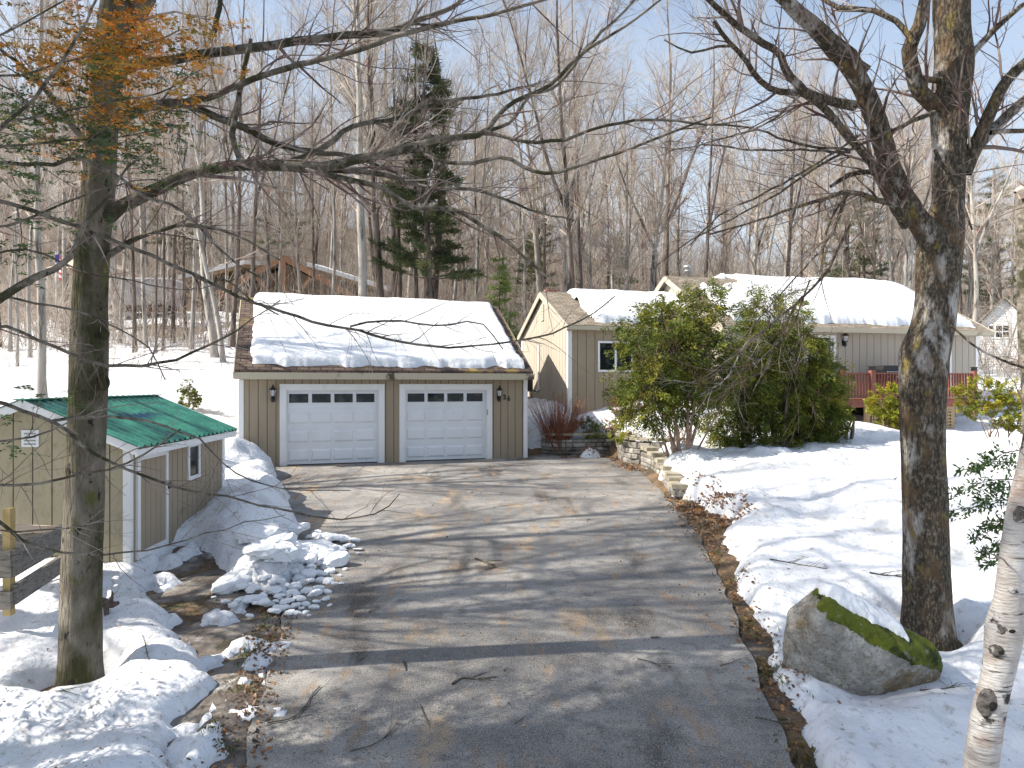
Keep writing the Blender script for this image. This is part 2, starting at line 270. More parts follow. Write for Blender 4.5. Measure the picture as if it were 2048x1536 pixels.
MOUNDS = [(-4.75,13.0,.6,1.3,.5),(-5.6,15.3,.8,1.4,.5),(-6.9,17.8,.8,1.3,.55),(-4.1,11.6,.5,.5,.2),(-3.35,10.6,.6,.75,.26),(10.4,21.6,1.4,1.0,.2),(2.45,22.35,.5,.35,.42),(.62,22.95,.35,.5,.15),(4.3,6.3,.5,.5,.1),(4.2,16.8,.5,1.5,.12),(4.3,18.5,.6,1.2,.2)]
HOLES = [(-4.38,7.15,.42,.32),(4.9,8.4,.5,.3),(3.2,7.0,.55,.10),(3.2,4.8,.28,.2)]
def snow_t(x, y):
    nz = fbm(x, y, 1.1, 4, 3)
    s = np.minimum(np.minimum(sdp(x, y, BARE_L), sdp(x, y, BARE_R)), sdp(x, y, BARE_W))
    dr = sdp(x, y, DRIVE); bite = np.where(y < 18, .0, .0)
    s = np.minimum(s, dr-.02-bite) + nz*.26
    pat = fbm(x, y, 2.3, 4, 33); s = np.where((sdp(x, y, BARE_L) < 0) & (pat > .20), (pat-.20)*.35, s)
    fine = fbm(x, y, 6, 3, 12)
    s = s + fine*.05
    t = np.where(s > 0, (.20+.10*np.clip((y-8)/6,0,1)+.08*np.clip(nz,-1,1))*(1-np.exp(-s/.13)), np.maximum(s*1.0, -.12))
    m = 0
    for (a, b, sx, sy, h) in MOUNDS: m = m + h*np.exp(-((x-a)/sx)**2-((y-b)/sy)**2)
    dr_in = np.clip(.35-(-dr), 0, .35)/.35
    t = t + np.where((s > 0), m*np.clip(s/.15,0,1), 0) + np.where((s <= 0) & (m > .12), (m-.12)*1.6*1.0, 0)
    t = t + np.where(t > 0, nz*.10*np.clip(t/.3, 0, 1) + fine*.035, 0)
    t = t + np.where(t > .1, np.sin(x*1.3+y*.9+nz*4)*.03, 0)
    for (a, b, r, h) in HOLES:
        d = np.hypot(x-a, y-b); t = t - h*np.exp(-(d/r)**4)*(t > 0) + .05*np.exp(-((d-r*1.5)/.2)**2)*(t > .1)
    far = 46 + fbm(x, y, .1, 3, 21)*16 + np.where(x > -5, -6, 0)
    t = np.where(y > far, -.15, t)
    return t
def axis(fine0, fine1, step, lo, hi, g):
    a = list(np.arange(fine0, fine1, step)); s = step
    while a[-1] < hi: s *= g; a.append(a[-1]+s)
    s = step
    while a[0] > lo: s *= g; a.insert(0, a[0]-s)
    return np.array(a)
gx = axis(-9, 10, .3, -220, 220, 1.06); gy = axis(2, 26, .3, -30, 330, 1.05)
X, Y = np.meshgrid(gx, gy); g_ = MB().grid(X, Y, ground(np.clip(X,-120,120), np.clip(Y,-20,125)))
tag(g_.build('ground', 'ground', smooth=True), kind='structure')
# muddy thawed strip left of the drive
xs = np.arange(-6, -1.7, .06); ys = np.arange(3, 12.4, .06); X, Y = np.meshgrid(xs, ys)
s_ = sdp(X, Y, BARE_L); Z = ground(X, Y) + np.where(s_ < .45, .012 + fbm(X, Y, 2.2, 4, 8)*.05, -.2)
tag(MB().grid(X, Y, Z, mask=(s_ < .6)[:-1,:-1]).build('muddy_path', 'mud', smooth=True), kind='structure')
# drive
ys = np.concatenate([np.arange(1, 23.2, .12), [23.2]]); us = np.linspace(0, 1, 70); U, Y = np.meshgrid(us, ys)
rag = fbm(Y*0+3, Y, 1.6, 4, 6)*.09-.03
X = lx(Y)+(rx(Y)-lx(Y))*U + np.where(U < .5, rag, -rag)*(np.abs(U-.5)*2)**4
tag(MB().grid(X, Y, zd(Y)+fbm(X, Y, .7, 3, 2)*.012).build('driveway', 'asphalt', smooth=True), kind='structure')
# snow cover
gx = axis(-8, 8.5, .07, -110, 110, 1.045); gy = axis(4.0, 17, .07, 0, 68, 1.02)
X, Y = np.meshgrid(gx, gy); T_ = snow_t(X, Y); Z = ground(X, Y)+T_
vis = T_ > -.06; fm = vis[:-1,:-1] | vis[1:,:-1] | vis[:-1,1:] | vis[1:,1:]
tag(MB().grid(X, Y, Z, mask=fm).build('snow_cover', 'snow', smooth=True), kind='structure')
def top(x, y):
    x = np.array([x], float); y = np.array([y], float); return float((ground(x, y)+np.maximum(snow_t(x, y), 0))[0])
def top_v(x, y): return ground(x, y)+np.maximum(snow_t(x, y), 0)

# ---------------------------------------------------------------- building helpers
def siding(mb, u0, u1, wb, wt, opens, sp, put, th=.012, gap=.018, peak=None):
    """boards from u0 to u1; wt: callable top; opens: list (a,b,c,d); put(u,n,w)->xyz"""
    cuts = [u0]
    k = math.ceil((u0+.05)/sp)
    while k*sp < u1-.05: cuts.append(k*sp); k += 1
    cuts.append(u1)
    for i in range(len(cuts)-1):
        a = cuts[i]+gap/2; b = cuts[i+1]-gap/2
        xs = sorted({a, b, *[o for q in opens for o in q[:2] if a < o < b], *([peak] if peak and a < peak < b else [])})
        for x0, x1 in zip(xs[:-1], xs[1:]):
            m = (x0+x1)/2; spans = [(wb, None)]
            for q in opens:
                if q[0] < m < q[1]:
                    ns = []
                    for lo, hi in spans:
                        if q[2] > lo: ns.append((lo, q[2]))
                        ns.append((q[3], hi))
                    spans = ns
            for lo, hi in spans:
                t0 = wt(x0) if hi is None else hi; t1 = wt(x1) if hi is None else hi
                if max(t0, t1) <= lo+.01: continue
                pts = [put(x0,0,lo), put(x1,0,lo), put(x1,0,t1), put(x0,0,t0)]
                o = np.array(put(x0,th,lo))-np.array(put(x0,0,lo)); mb.prism(pts, o)
def backing(mb, u0, u1, wb, wt, opens, put, peak=None):
    xs = sorted({u0, u1, *[o for q in opens for o in q[:2]], *([peak] if peak else [])})
    for x0, x1 in zip(xs[:-1], xs[1:]):
        m = (x0+x1)/2; spans = [(wb, None)]
        for q in opens:
            if q[0] < m < q[1]:
                ns = []
                for lo, hi in spans:
                    if q[2] > lo: ns.append((lo, q[2]))
                    ns.append((q[3], hi))
                spans = ns
        for lo, hi in spans:
            t0 = wt(x0) if hi is None else hi; t1 = wt(x1) if hi is None else hi
            o = np.array(put(x0,-.12,lo))-np.array(put(x0,0,lo))
            mb.prism([put(x0,0,lo), put(x1,0,lo), put(x1,0,t1), put(x0,0,t0)], o)
def wall(parent, name, m, u0, u1, wb, wt, opens, sp, put, peak=None):
    b = MB(); backing(b, u0, u1, wb, wt, opens, put, peak); o1 = b
    s = MB(); siding(s, u0, u1, wb, wt, opens, sp, put, peak=peak)
    for V, T2, (Fa, mi) in zip(s.V, s.T, s.Fc): pass
    off = o1.n; o1.V += s.V; o1.T += s.T; o1.Fc += [(Fa+off, 1) for Fa, mi in s.Fc]; o1.n += s.n
    return o1.build(name, ['groove', m], parent)
def gable_roof(parent, m, u0, u1, v0, v1, ze, zr, th=.13):
    vm = (v0+v1)/2; b = MB()
    for va, vb in ((v0, vm), (v1, vm)):
        b.prism([(u0,va,ze),(u1,va,ze),(u1,vb,zr),(u0,vb,zr)], (0,0,th))
    return b.build('roof', m, parent)
def roof_snow(name, label, frame, u0, u1, v0, vm, ze, zr, th, T, back=.8, seed=1, top_cut=None, group=None):
    """snow slab lying on the front slope and a little past the ridge"""
    nu = int((u1-u0)/.06); us = np.linspace(u0, u1, nu)
    e = np.concatenate([np.linspace(0, .2, 12)[:-1], np.linspace(.2, vm-v0+back, 70)]); vs = v0+e
    U, V = np.meshgrid(us, vs); k = (zr-ze)/(vm-frame_e[name])
    base = np.where(V < vm, zr-(vm-V)*k, zr-(V-vm)*k)+th
    du = np.minimum(U-u0, u1-U) + fbm(U, V, 1.1, 4, seed)*.22
    wob = fbm(U, U*0, 1.1, 5, seed+4)*.26
    dv_ = V-v0-.06 - np.abs(wob)
    d = np.minimum(du, dv_); d = np.minimum(d, (vm+back-.05-V)+fbm(U, V, .8, 3, seed+2)*.3)
    if top_cut is not None: d = np.minimum(d, top_cut(U, V))
    t = np.where(d > 0, T*(1-np.exp(-np.maximum(d,0)/.055)), -.05)
    t = t*(1 + .30*fbm(U, V, .7, 4, seed+7))
    bandz = np.clip(1-(V-v0)/.95, 0, 1)
    t = t + np.where(t > .05, bandz*.034*np.sin((V-v0)*34+fbm(U, V, .5, 2, seed)*2) + fbm(U, V*2, 3, 3, seed+1)*.02*(.3+bandz), 0)
    t = t - np.where(d > 0, .35*T*np.exp(-np.maximum(dv_,0)/.35), 0)*.5
    rnd = np.exp(-((V-vm)/.35)**2)*.10*np.where(d > 0, 1, 0)
    Z = base+t-rnd
    # softly undercut front lip
    mk = (t > -.04); fm = mk[:-1,:-1] | mk[1:,:-1] | mk[:-1,1:] | mk[1:,1:]
    o = MB().grid(U, V, Z, mask=fm).build(name, 'snow_clean', smooth=True)
    o.location = (frame.x, frame.y, frame.z); o.rotation_euler = (0,0,frame.a)
    return tag(o, label, 'roof snow', group)
frame_e = {}
def lantern(loc, rz, label, s=1.0):
    t = thing('wall_lantern', label, 'lantern', loc, rz, 'black wall lanterns'); t.scale = (s,s,s)
    MB().box((-.05,-.02,-.16), (.05,0,.02)).lathe([(.0,-.2),(.05,-.17),(.055,-.1),(.0,-.06)], (0,-.07,0), 10).beam((0,0,-.06), (0,-.10,-.12), .03, .03).build('bracket', 'black_metal', t, smooth=False)
    MB().lathe([(.0,-.04),(.05,-.03),(.075,.13),(.0,.135)], (0,-.1,0), 8).build('glass_shade', 'lamp_glass', t)
    b = MB().lathe([(.0,-.07),(.055,-.05),(.058,-.025),(.0,-.025)], (0,-.1,0), 8).lathe([(.095,.13),(.09,.15),(.05,.20),(.018,.23),(.025,.25),(.0,.29)], (0,-.1,0), 8)
    for a in range(6):
        c, s_ = math.cos(a*math.pi/3), math.sin(a*math.pi/3); b.beam((.052*c,-.1+.052*s_,-.03), (.079*c,-.1+.079*s_,.13), .008, .008)
    b.build('cap', 'black_metal', t); return t
def window(parent, u0, u1, w0, w1, n=2, fr=.07, v=-.03, name='window', rot=None):
    b = MB()
    b.box((u0-fr,v-.012,w1), (u1+fr,v+.06,w1+fr)); b.box((u0-fr,v-.012,w0-fr), (u1+fr,v+.06,w0)); b.box((u0-fr,v-.01,w0+.001), (u0,v+.06,w1-.001)); b.box((u1,v-.01,w0+.001), (u1+fr,v+.06,w1-.001))
    for i in range(1, n):
        x = u0+(u1-u0)*i/n; b.box((x-fr*.5,v-.006,w0+.002), (x+fr*.5,v+.05,w1-.002))
    o = b.build(name, 'white_trim', parent)
    MB().box((u0,v+.02,w0), (u1,v+.035,w1)).build('pane', 'glass', o); return o
def text_mesh(s, size, ext):
    c = bpy.data.curves.new('t', 'FONT'); c.body = s; c.size = size; c.extrude = ext; c.align_x = 'CENTER'; c.offset = size*.02
    o = bpy.data.objects.new('t', c); sc.collection.objects.link(o); dg = bpy.context.evaluated_depsgraph_get()
    me = bpy.data.meshes.new_from_object(o.evaluated_get(dg)); bpy.data.objects.remove(o); return me

# ---------------------------------------------------------------- garage
GF = Frame(-7.5, 19.6, 0, R(18.1)); GW = 8.35; GD = 7.3; GE = 2.62; GR = 4.98
gar = thing('garage', 'tan two-door garage with snow on its roof and the number 26', 'garage', (GF.x,GF.y,0), GF.a)
doors = []
for (a, b, t, mat_) in ((572,757,783,0), (810,973,781,0)):
    u0, w1 = GF.loc(a, t); u1, _ = GF.loc(b, t); doors.append((u0, u1, 0.0, 2.13))
fp = lambda u, n, w_: (u, -n, w_)
wall(gar, 'front_wall', 'siding', .0, GW, -.15, lambda u: GE, [(d[0],d[1],-.2,d[3]) for d in doors], .235, fp)
gab = lambda D, e, r: (lambda v: e+(r-e)*(1-abs(v-D/2)/(D/2)))
rise = GR-.05
wall(gar, 'side_wall', 'siding', 0, GD, -.15, gab(GD, GE, rise), [], .235, lambda v, n, w_: (-n+.0, v, w_), peak=GD/2)
wall(gar, 'side_wall', 'siding', 0, GD, -.15, gab(GD, GE, rise), [], .235, lambda v, n, w_: (GW+n, v, w_), peak=GD/2)
wall(gar, 'back_wall', 'siding', 0, GW, -.15, lambda u: GE, [], .235, lambda u, n, w_: (u, GD+n, w_))
k_ = (GR-GE+.0)/(GD/2)
e0 = -.28; ez = GE-.02+ e0*k_*.6
gable_roof(gar, 'shingle_garage', -.12, GW+.14, e0, GD-e0, GE-.06, GR+.02, .12)
b = MB(); b.box((-.14,e0-.03,GE-.19), (GW+.16,e0,GE+.0)).build('fascia', 'soffit', gar)
MB().box((-.1,e0+.001,GE-.19), (GW+.1,-.02,GE-.165)).build('soffit', 'soffit', gar)
b = MB()
for u in (-.02, GW-.09): b.box((u,-.035,-.12), (u+.11,-.014,GE-.2))
b.box((-.04,-.035,-.12), (-.017,.1,GE-.2)); b.box((GW+.017,-.035,-.12), (GW+.04,.1,GE-.2))
b.split('corner_board', 'white_trim', gar)
b = MB()
for u in (-.17, GW+.14):
    for va in (e0-.03, GD-e0+.03):
        b.beam((u+.015, va, GE-.08), (u+.015, GD/2, GR), .03, .2)
b.split('rake_board', 'soffit', gar)
for i, (u0,u1,w0,w1) in enumerate(doors):
    d = MB(); pw = (u1-u0); sec = w1/4
    for r in range(4):
        z0 = r*sec+.009; z1 = (r+1)*sec-.009
        d.box((u0,.06,z0), (u1,.09,z1))
        for c in range(4):
            a0 = u0+.07+c*(pw-.1)/4; a1 = a0+(pw-.1)/4-.07
            if r < 3:
                
                d.add([(a0+.035,.032,z0+.15),(a1-.035,.032,z0+.15),(a1-.035,.032,z1-.13),(a0+.035,.032,z1-.13),(a0,.0595,z0+.10),(a1,.0595,z0+.10),(a1,.0595,z1-.08),(a0,.0595,z1-.08)],
                      [(0,1,2,3),(4,5,1,0),(5,6,2,1),(6,7,3,2),(7,4,0,3)])
            else:
                d.box((a0-.02,.045,z0+.13), (a1+.02,.0605,z1-.07))
    d.box((u0,.07,-.1), (u1,.085,w1))
    do = d.build('garage_door', 'door_white', gar)
    for c in range(4):
        a0 = u0+.07+c*(pw-.1)/4; a1 = a0+(pw-.1)/4-.07; z0 = 3*sec+.006; z1 = 4*sec-.006
        MB().box((a0+.015,.036,z0+.165), (a1-.015,.044,z1-.105)).build('door_window', 'glass', do)
    MB().box((u0,.05,-.08), (u1,.056,.025)).build('bottom_seal', 'dark', do)
    f = MB(); f.box((u0-.17,-.045,-.03), (u0,-.0,w1+.17)); f.box((u1,-.045,-.03), (u1+.17,-.0,w1+.17)); f.box((u0+.001,-.042,w1), (u1-.001,-.0,w1+.168))
    f.box((u0,-.001,-.02), (u0+.03,.05,w1)); f.box((u1-.03,-.001,-.02), (u1,.05,w1)); f.box((u0+.03,-.001,w1-.03), (u1-.03,.05,w1)); f.build('door_frame', 'white_trim', gar)
    if i == 1: MB().box((u1+.002,-.055,1.35), (u1+.03,-.046,1.52)).build('keypad', 'util_grey', gar)
for (px, py, ch) in ((1009, 794, '2'), (1017, 797, '6')):
    u, w_ = GF.loc(px, py); me = text_mesh(ch, .20, .008); me.materials.append(MT['black_metal'])
    o = bpy.data.objects.new('house_number', me); sc.collection.objects.link(o); o.parent = gar
    o.location = (u, -.025, w_-.07); o.rotation_euler = (R(90),0,0)
for px, lb in ((546, 'black wall lantern left of the left garage door'), (997, 'black wall lantern beside the number 26')):
    u, w_ = GF.loc(px, 790); lantern(GF.w(u, -.02, w_), GF.a, lb, 1.05)
u, w_ = GF.loc(783, 746); t = thing('security_camera', 'small black dome camera under the garage eave between the doors', 'camera', GF.w(u, -.06, w_))
MB().lathe([(.0,.05),(.05,.05),(.05,.02),(.04,-.03),(.0,-.05)], (0,0,0), 12).build('dome', 'black_plastic', t); MB().box((-.04,0,.03), (.04,.05,.07)).build('mount', 'black_metal', t)
frame_e['garage_roof_snow'] = e0
roof_snow('garage_roof_snow', 'thick snow slab lying on the garage roof', GF, .24, GW-.08, e0+.08, GD/2, GE-.06, GR+.02, .12, .27, seed=3)

# ---------------------------------------------------------------- house wing + main block
HA = R(14.6)
WF = Frame(1.9, 23.8, 1.2, HA); WW = 5.6; WD = 5.8; WE = 4.24-1.2; WR = 5.62-1.2
hou = thing('house', 'tan one-storey house with snow-covered roofs behind the evergreens', 'house', (WF.x,WF.y,WF.z), WF.a)
wu0, ww1 = WF.loc(1199, 686); wu1, ww0 = WF.loc(1262, 740)
wall(hou, 'front_wall', 'siding', 0, WW, -.8, lambda u: WE, [(wu0,wu1,ww0,ww1)], .31, fp)
wall(hou, 'gable_wall', 'siding_house', 0, WD, -.8, gab(WD, WE, WR-.02), [], .31, lambda v, n, w_: (-n, v, w_), peak=WD/2)
gable_roof(hou, 'shingle_house', -.12, WW+.6, -.25, WD+.25, WE-.08, WR+.04, .1)
MB().box((-.14,-.29,WE-.13), (WW,-.25,WE+.0)).box((-.1,-.249,WE-.13), (WW,-.02,WE-.11)).build('fascia', 'soffit', hou)
b = MB().box((-.02,-.036,-.8), (.1,-.014,WE-.14)).box((-.038,-.036,-.8), (-.014,.1,WE-.14)).box((-.038,WD-.1,-.8), (-.014,WD+.02,WE-.14)); b.split('corner_board', 'white_trim', hou)
b = MB()
for va in (-.28, WD+.28): b.beam((-.14, va, WE-.09), (-.14, WD/2, WR+.02), .03, .2)
b.split('rake_board', 'siding_house', hou)
b = MB(); b.box((-.05,WD/2-.16,WR-.95), (-.014,WD/2+.16,WR-.35)); vent = b.build('gable_vent', 'soffit', hou)
b = MB()
for i in range(4): b.box((-.056,WD/2-.06,WR-.85+i*.11), (-.0505,WD/2+.06,WR-.80+i*.11))
b.split('slat', 'brick_red', vent)
window(hou, wu0, wu1, ww0, ww1, 2)
frame_e['wing_roof_snow'] = -.25
roof_snow('wing_roof_snow', 'snow slab on the lower house roof beside the bare gable edge', WF, .95, WW+.2, -.10, WD/2, WE-.08, WR+.04, .1, .30, seed=11,
          top_cut=lambda U, V: (U-.55-(V+.2)*.08))
# main block (own frame, parented to the house)
MF = Frame(7.11, 23.86, 1.2, HA); MW = 10.6; MD = 7.6; ME = 3.04; MR = 6.35-1.2
mh = MF; inv = lambda u, v: ((MF.x+u*MF.c-v*MF.s-WF.x)*WF.c+(MF.y+u*MF.s+v*MF.c-WF.y)*WF.s, -(MF.x+u*MF.c-v*MF.s-WF.x)*WF.s+(MF.y+u*MF.s+v*MF.c-WF.y)*WF.c)
du_, dv__ = inv(0, 0)
sh = lambda f: (lambda u, n, w_: (lambda q: (q[0]+du_, q[1]+dv__, q[2]))(f(u, n, w_)))
d0, _ = MF.loc(1632, 700); d1, dt = MF.loc(1666, 676); dfl = 1.88-1.2
r0, rt = MF.loc(1846, 676); r1, _ = MF.loc(1898, 676)
wall(hou, 'front_wall', 'siding_house', 0, MW, -.8, lambda u: ME, [(d0,d1,dfl,dt),(r0,r1,dfl+.25,rt)], .30, sh(fp))
wall(hou, 'gable_wall', 'siding_house', 0, MD, -.8, gab(MD, ME, MR-.02), [], .30, sh(lambda v, n, w_: (-n, v, w_)), peak=MD/2)
wall(hou, 'side_wall', 'siding_house', 0, MD, -.8, gab(MD, ME, MR-.02), [], .30, sh(lambda v, n, w_: (MW+n, v, w_)), peak=MD/2)
def mb_shift(mb): mb.V = [v+np.array([du_, dv__, 0]) for v in mb.V]; return mb
ob = MB(); vm = MD/2
for va in (-.35, MD+.35): ob.prism([(-.25,va,ME-.1),(MW+.35,va,ME-.1),(MW+.35,vm,MR+.04),(-.25,vm,MR+.04)], (0,0,.1))
mb_shift(ob).build('roof', 'shingle_house', hou)
mb_shift(MB().box((-.27,-.39,ME-.15), (MW+.37,-.35,ME-.0)).box((-.2,-.349,ME-.15), (MW+.3,-.02,ME-.13))).build('fascia', 'soffit', hou)
b = MB()
for va in (-.38, MD+.38):
    for u in (-.27, MW+.37): b.beam((u, va, ME-.1), (u, vm, MR+.02), .03, .2)
mb_shift(b).split('rake_board', 'siding_house', hou)
mb_shift(MB().box((MW-.1,-.036,-.8), (MW+.02,-.014,ME-.16)).box((-.02,-.036,-.8), (.1,-.014,ME-.16))).split('corner_board', 'white_trim', hou)
b = MB(); b.box((d0-.09,-.05,dfl), (d0,.05,dt+.09)).box((d1,-.05,dfl), (d1+.09,.05,dt+.09)).box((d0+.001,-.048,dt), (d1-.001,.05,dt+.088)).box((d0,0.02,dfl), (d0+.1,.05,dt-.001)).box((d1-.08,.02,dfl), (d1,.05,dt-.001)).box((d0+.1,.02,dfl+.9), (d1-.08,.05,dfl+.98))
dr = mb_shift(b).build('front_door', 'white_trim', hou); mb_shift(MB().box((d0,.052,dfl), (d1,.07,dt))).build('pane', 'glass', dr)
b = MB(); v = -.03; fr = .07
b.box((r0-fr,-.05,rt), (r1+fr,.05,rt+fr)).box((r0-fr,-.05,dfl+.18), (r1+fr,.05,dfl+.25)).box((r0-fr,-.048,dfl+.251), (r0,.05,rt-.001)).box((r1,-.048,dfl+.251), (r1+fr,.05,rt-.001)).box(((r0+r1)/2-.03,-.03,dfl+.251), ((r0+r1)/2+.03,.04,rt-.001))
wn = mb_shift(b).build('window', 'white_trim', hou); mb_shift(MB().box((r0,.01,dfl+.25), (r1,.02,rt))).build('pane', 'glass', wn)
fx, fy = MF.w(0, 0, 0)[:2]
# metal flue
q = P(1376, 560, 28.2); MB().lathe([(.1,-.4),(.1,.45),(.13,.45),(.13,.5),(.1,.5),(.1,.58),(.17,.6),(.17,.7),(.0,.74)], (0,0,0), 14)
b = MB().lathe([(.11,-.5),(.11,.32),(.15,.33),(.15,.38),(.11,.39),(.11,.46),(.19,.47),(.18,.56),(.0,.60)], tuple(q), 14)
V = b.V[0]; c_, s_ = WF.c, WF.s; d = V-np.array([WF.x,WF.y,WF.z]); b.V[0] = np.stack([d[:,0]*c_+d[:,1]*s_, -d[:,0]*s_+d[:,1]*c_, d[:,2]], -1); b.build('chimney_flue', 'galv', hou, smooth=True)
b = MB().box((.35,WD/2+.6,WR-1), (.75,WD/2+1,WR+.30)).box((.33,WD/2+.58,WR+.28), (.77,WD/2+1.02,WR+.34)); b.build('chimney', 'brick_red', hou)
frame_e['main_roof_snow'] = -.35
roof_snow('main_roof_snow', 'wide snow slab on the higher house roof above the deck', MF, .35, MW-.05, -.17, MD/2, ME-.1, MR+.04, .1, .30, seed=23,
          top_cut=lambda U, V: np.minimum(np.where(U < 2.6+fbm(U,V,.9,3,3)*1.2, (2.35-V)+(U-.5)*.2+fbm(U,V,1.5,3,8)*.5, 9), (MW-.15-U)-(V*.06)))
u, w_ = MF.loc(1686, 681); lantern(MF.w(u, -.02, w_), MF.a, 'black wall lantern beside the front door over the red deck', 1.15)
# utilities on the wing gable wall
def gw(px, py):     # point on gable wall plane of the wing
    t = (px-1024)/F; dx, dy = -WF.s, WF.c; v = (t*WF.y-WF.x)/(dx-t*dy); y = WF.y+dy*v; return v, CZ-(py-768)/F*y-WF.z
v0_, w0_ = gw(1080, 690); v1_, w1_ = gw(1078, 782)
MB().tubes([(np.array([(-.05,v0_,w0_),(-.05,v0_,(w0_+w1_)/2),(-.05,v0_,w1_+.06)]), np.full(3,.045), 8), (np.array([(-.05,v0_,w1_+.04),(-.05,v0_+.3,w1_+.02)]), np.full(2,.04), 8)]).build('conduit', 'white_trim', hou)
v2_, w2_ = gw(1064, 745)
MB().box((-.22,v2_-.15,w2_-.75), (-.02,v2_+.35,w2_+.1)).build('meter_box', 'black_plastic', hou)
MB().tubes([(np.array([(-.1,v2_+.25,w2_+.3),(-.25,v2_+.1,w2_+.1),(-.28,v2_,w2_-.3),(-.2,v2_-.2,w2_-.7),(-.06,v0_+.25,w1_)]), np.full(5,.035), 6)]).build('cable', 'black_plastic', hou)
MB().box((-.14,v2_-.1,w2_-1.5), (-.02,v2_+.3,w2_-.95)).build('junction_box', 'util_grey', hou)

# ---------------------------------------------------------------- deck
DV = -1.75
dk = thing('deck', 'red-brown raised deck with balusters in front of the house', 'deck', (MF.x,MF.y,MF.z), MF.a)
uA, zf = MF.loc(1742, 798, DV); uB, _ = MF.loc(1683, 798, DV); uC, _ = MF.loc(1946, 798, DV); zr_ = MF.loc(1742, 746, DV)[1]
b = MB()
for i in range(13): b.box((uB-.1,DV+i*.14,zf-.04), (uC+.1,DV+i*.14+.132,zf))
b.build('floor', 'deck_red', dk)
MB().box((uB-.1,DV-.05,zf-.27), (uC+.1,DV-.004,zf-.03)).box((uC+.1,DV,zf-.27), (uC+.14,-.05,zf-.03)).build('rim_board', 'deck_red', dk)
for u in (uB, uA, (uA+uC)/2, uC):
    wd = .065 if u != uA else .08
    po = MB().box((u-wd,DV-.11,zf-.25), (u+wd,DV+.02,zr_+.10)).build('rail_post', 'deck_red', dk)
    MB().box((u-wd-.02,DV-.13,zr_+.101), (u+wd+.02,DV+.04,zr_+.125)).box((u-wd,DV-.11,zr_+.126), (u+wd,DV+.02,zr_+.2)).box((u-wd-.02,DV-.13,zr_+.201), (u+wd+.02,DV+.04,zr_+.22)).build('post_cap', 'black_metal', po)
MB().box((uB,DV-.07,zr_-.03), (uC,DV+.03,zr_+.01)).box((uB,DV-.04,zf+.08), (uC,DV,zf+.12)).box((uC-.02,DV,zr_-.03), (uC+.05,-.1,zr_+.01)).box((uC,DV,zf+.08), (uC+.04,-.1,zf+.12)).build('hand_rail', 'deck_red', dk)
u = uB+.13; i = 0
while u < uC-.05:
    MB().box((u-.018,DV-.055,zf+.02), (u+.018,DV-.041,zr_-.031)).box((u-.018,DV-.041,zf+.12), (u+.018,DV-.005,zr_-.031)).build('baluster', 'deck_red', dk); u += .115
v = DV+.15
while v < -.15:
    MB().box((uC-.0,v-.018,zf+.121), (uC+.035,v+.018,zr_-.031)).build('baluster', 'deck_red', dk); v += .14
b = MB().beam((uB, DV-.02, zr_-.02), (uB-1.1, DV-.02, zr_-.75), .08, .05); b.build('stair_rail', 'deck_red', dk)
b = MB()
for i in range(5): b.box((uB-.12-(i+1)*.27,DV-.1,zf-.2*(i+1)-.04), (uB-.12-i*.27+.02,DV+1.0,zf-.2*(i+1)))
b.build('stair', 'deck_red', dk)
for u in (uA-.05, (uA+uC)/2+.1, MF.loc(1908, 830, DV)[0]): MB().box((u-.07,DV+.05,-.7), (u+.07,DV+.19,zf-.05)).build('support_post', 'deck_post', dk)
b = MB(); x0 = uA+.05; x1 = MF.loc(1905, 830, DV)[0]; zt = zf-.3; zb = -.7; n = int((x1-x0)/.11)
for i in range(n): b.box((x0+i*.11,DV+.02,zb), (x0+i*.11+.045,DV+.032,zt))
for i in range(int((zt-zb)/.11)+1): b.box((x0,DV+.008,zb+i*.11), (x1,DV+.0195,zb+i*.11+.045))
b.box((x0-.05,DV-.003,zt-.06), (x1+.05,DV+.0075,zt+.08)); b.build('lattice', 'deck_post', dk)
MB().box((uB,-.06,-.9), (uC,-.03,zf-.05)).build('under_deck_shade', 'dark', dk)  # near-black sheet on the wall, shade of the void under the deck painted in
# grill
u, z = MF.loc(1772, 752, -.75)
gr = thing('gas_grill', 'black covered barbecue grill standing behind the deck rail', 'grill', MF.w(u, -.75, zf), MF.a); z += .2
prof = [(-.38,0),(-.38,.08),(-.30,.25),(-.18,.30),(.18,.30),(.30,.25),(.38,.08),(.38,0)]
H0 = z-zf-.12
b = MB(); b.add([(x_,y_,H0+h_) for y_, sc_ in ((-.28,.0),(-.25,1),(.2,1),(.25,0)) for x_, h_ in ((-.36,0),(-.36,.12*sc_+.02),(-.28,.26*sc_+.02),(.28,.26*sc_+.02),(.36,.12*sc_+.02),(.36,0))],
   [(j*6+i, j*6+i+1, (j+1)*6+i+1, (j+1)*6+i) for j in range(3) for i in range(5)]); b.build('lid', 'black_metal', gr)
MB().box((-.36,-.27,H0-.2), (.36,.24,H0-.005)).build('firebox', 'black_metal', gr)
MB().box((-.68,-.22,H0-.05), (-.365,.2,H0-.01)).box((.365,-.22,H0-.05), (.68,.2,H0-.01)).build('side_shelf', 'black_plastic', gr)
MB().box((-.34,-.2,.08), (.34,.2,H0-.205)).build('cabinet', 'black_metal', gr)
for x_ in (-.2, 0, .2): MB().lathe([(.0,-.03),(.03,-.03),(.03,.0),(0,.0)], (x_,-.3,H0-.1), 10).build('knob', 'galv', gr)
MB().beam((-.25,-.33,H0+.06), (.25,-.33,H0+.06), .03, .03).build('handle', 'galv', gr)
for x_ in (-.3, .3): MB().box((x_-.03,-.2,0), (x_+.03,.2,.08)).build('foot', 'black_plastic', gr)

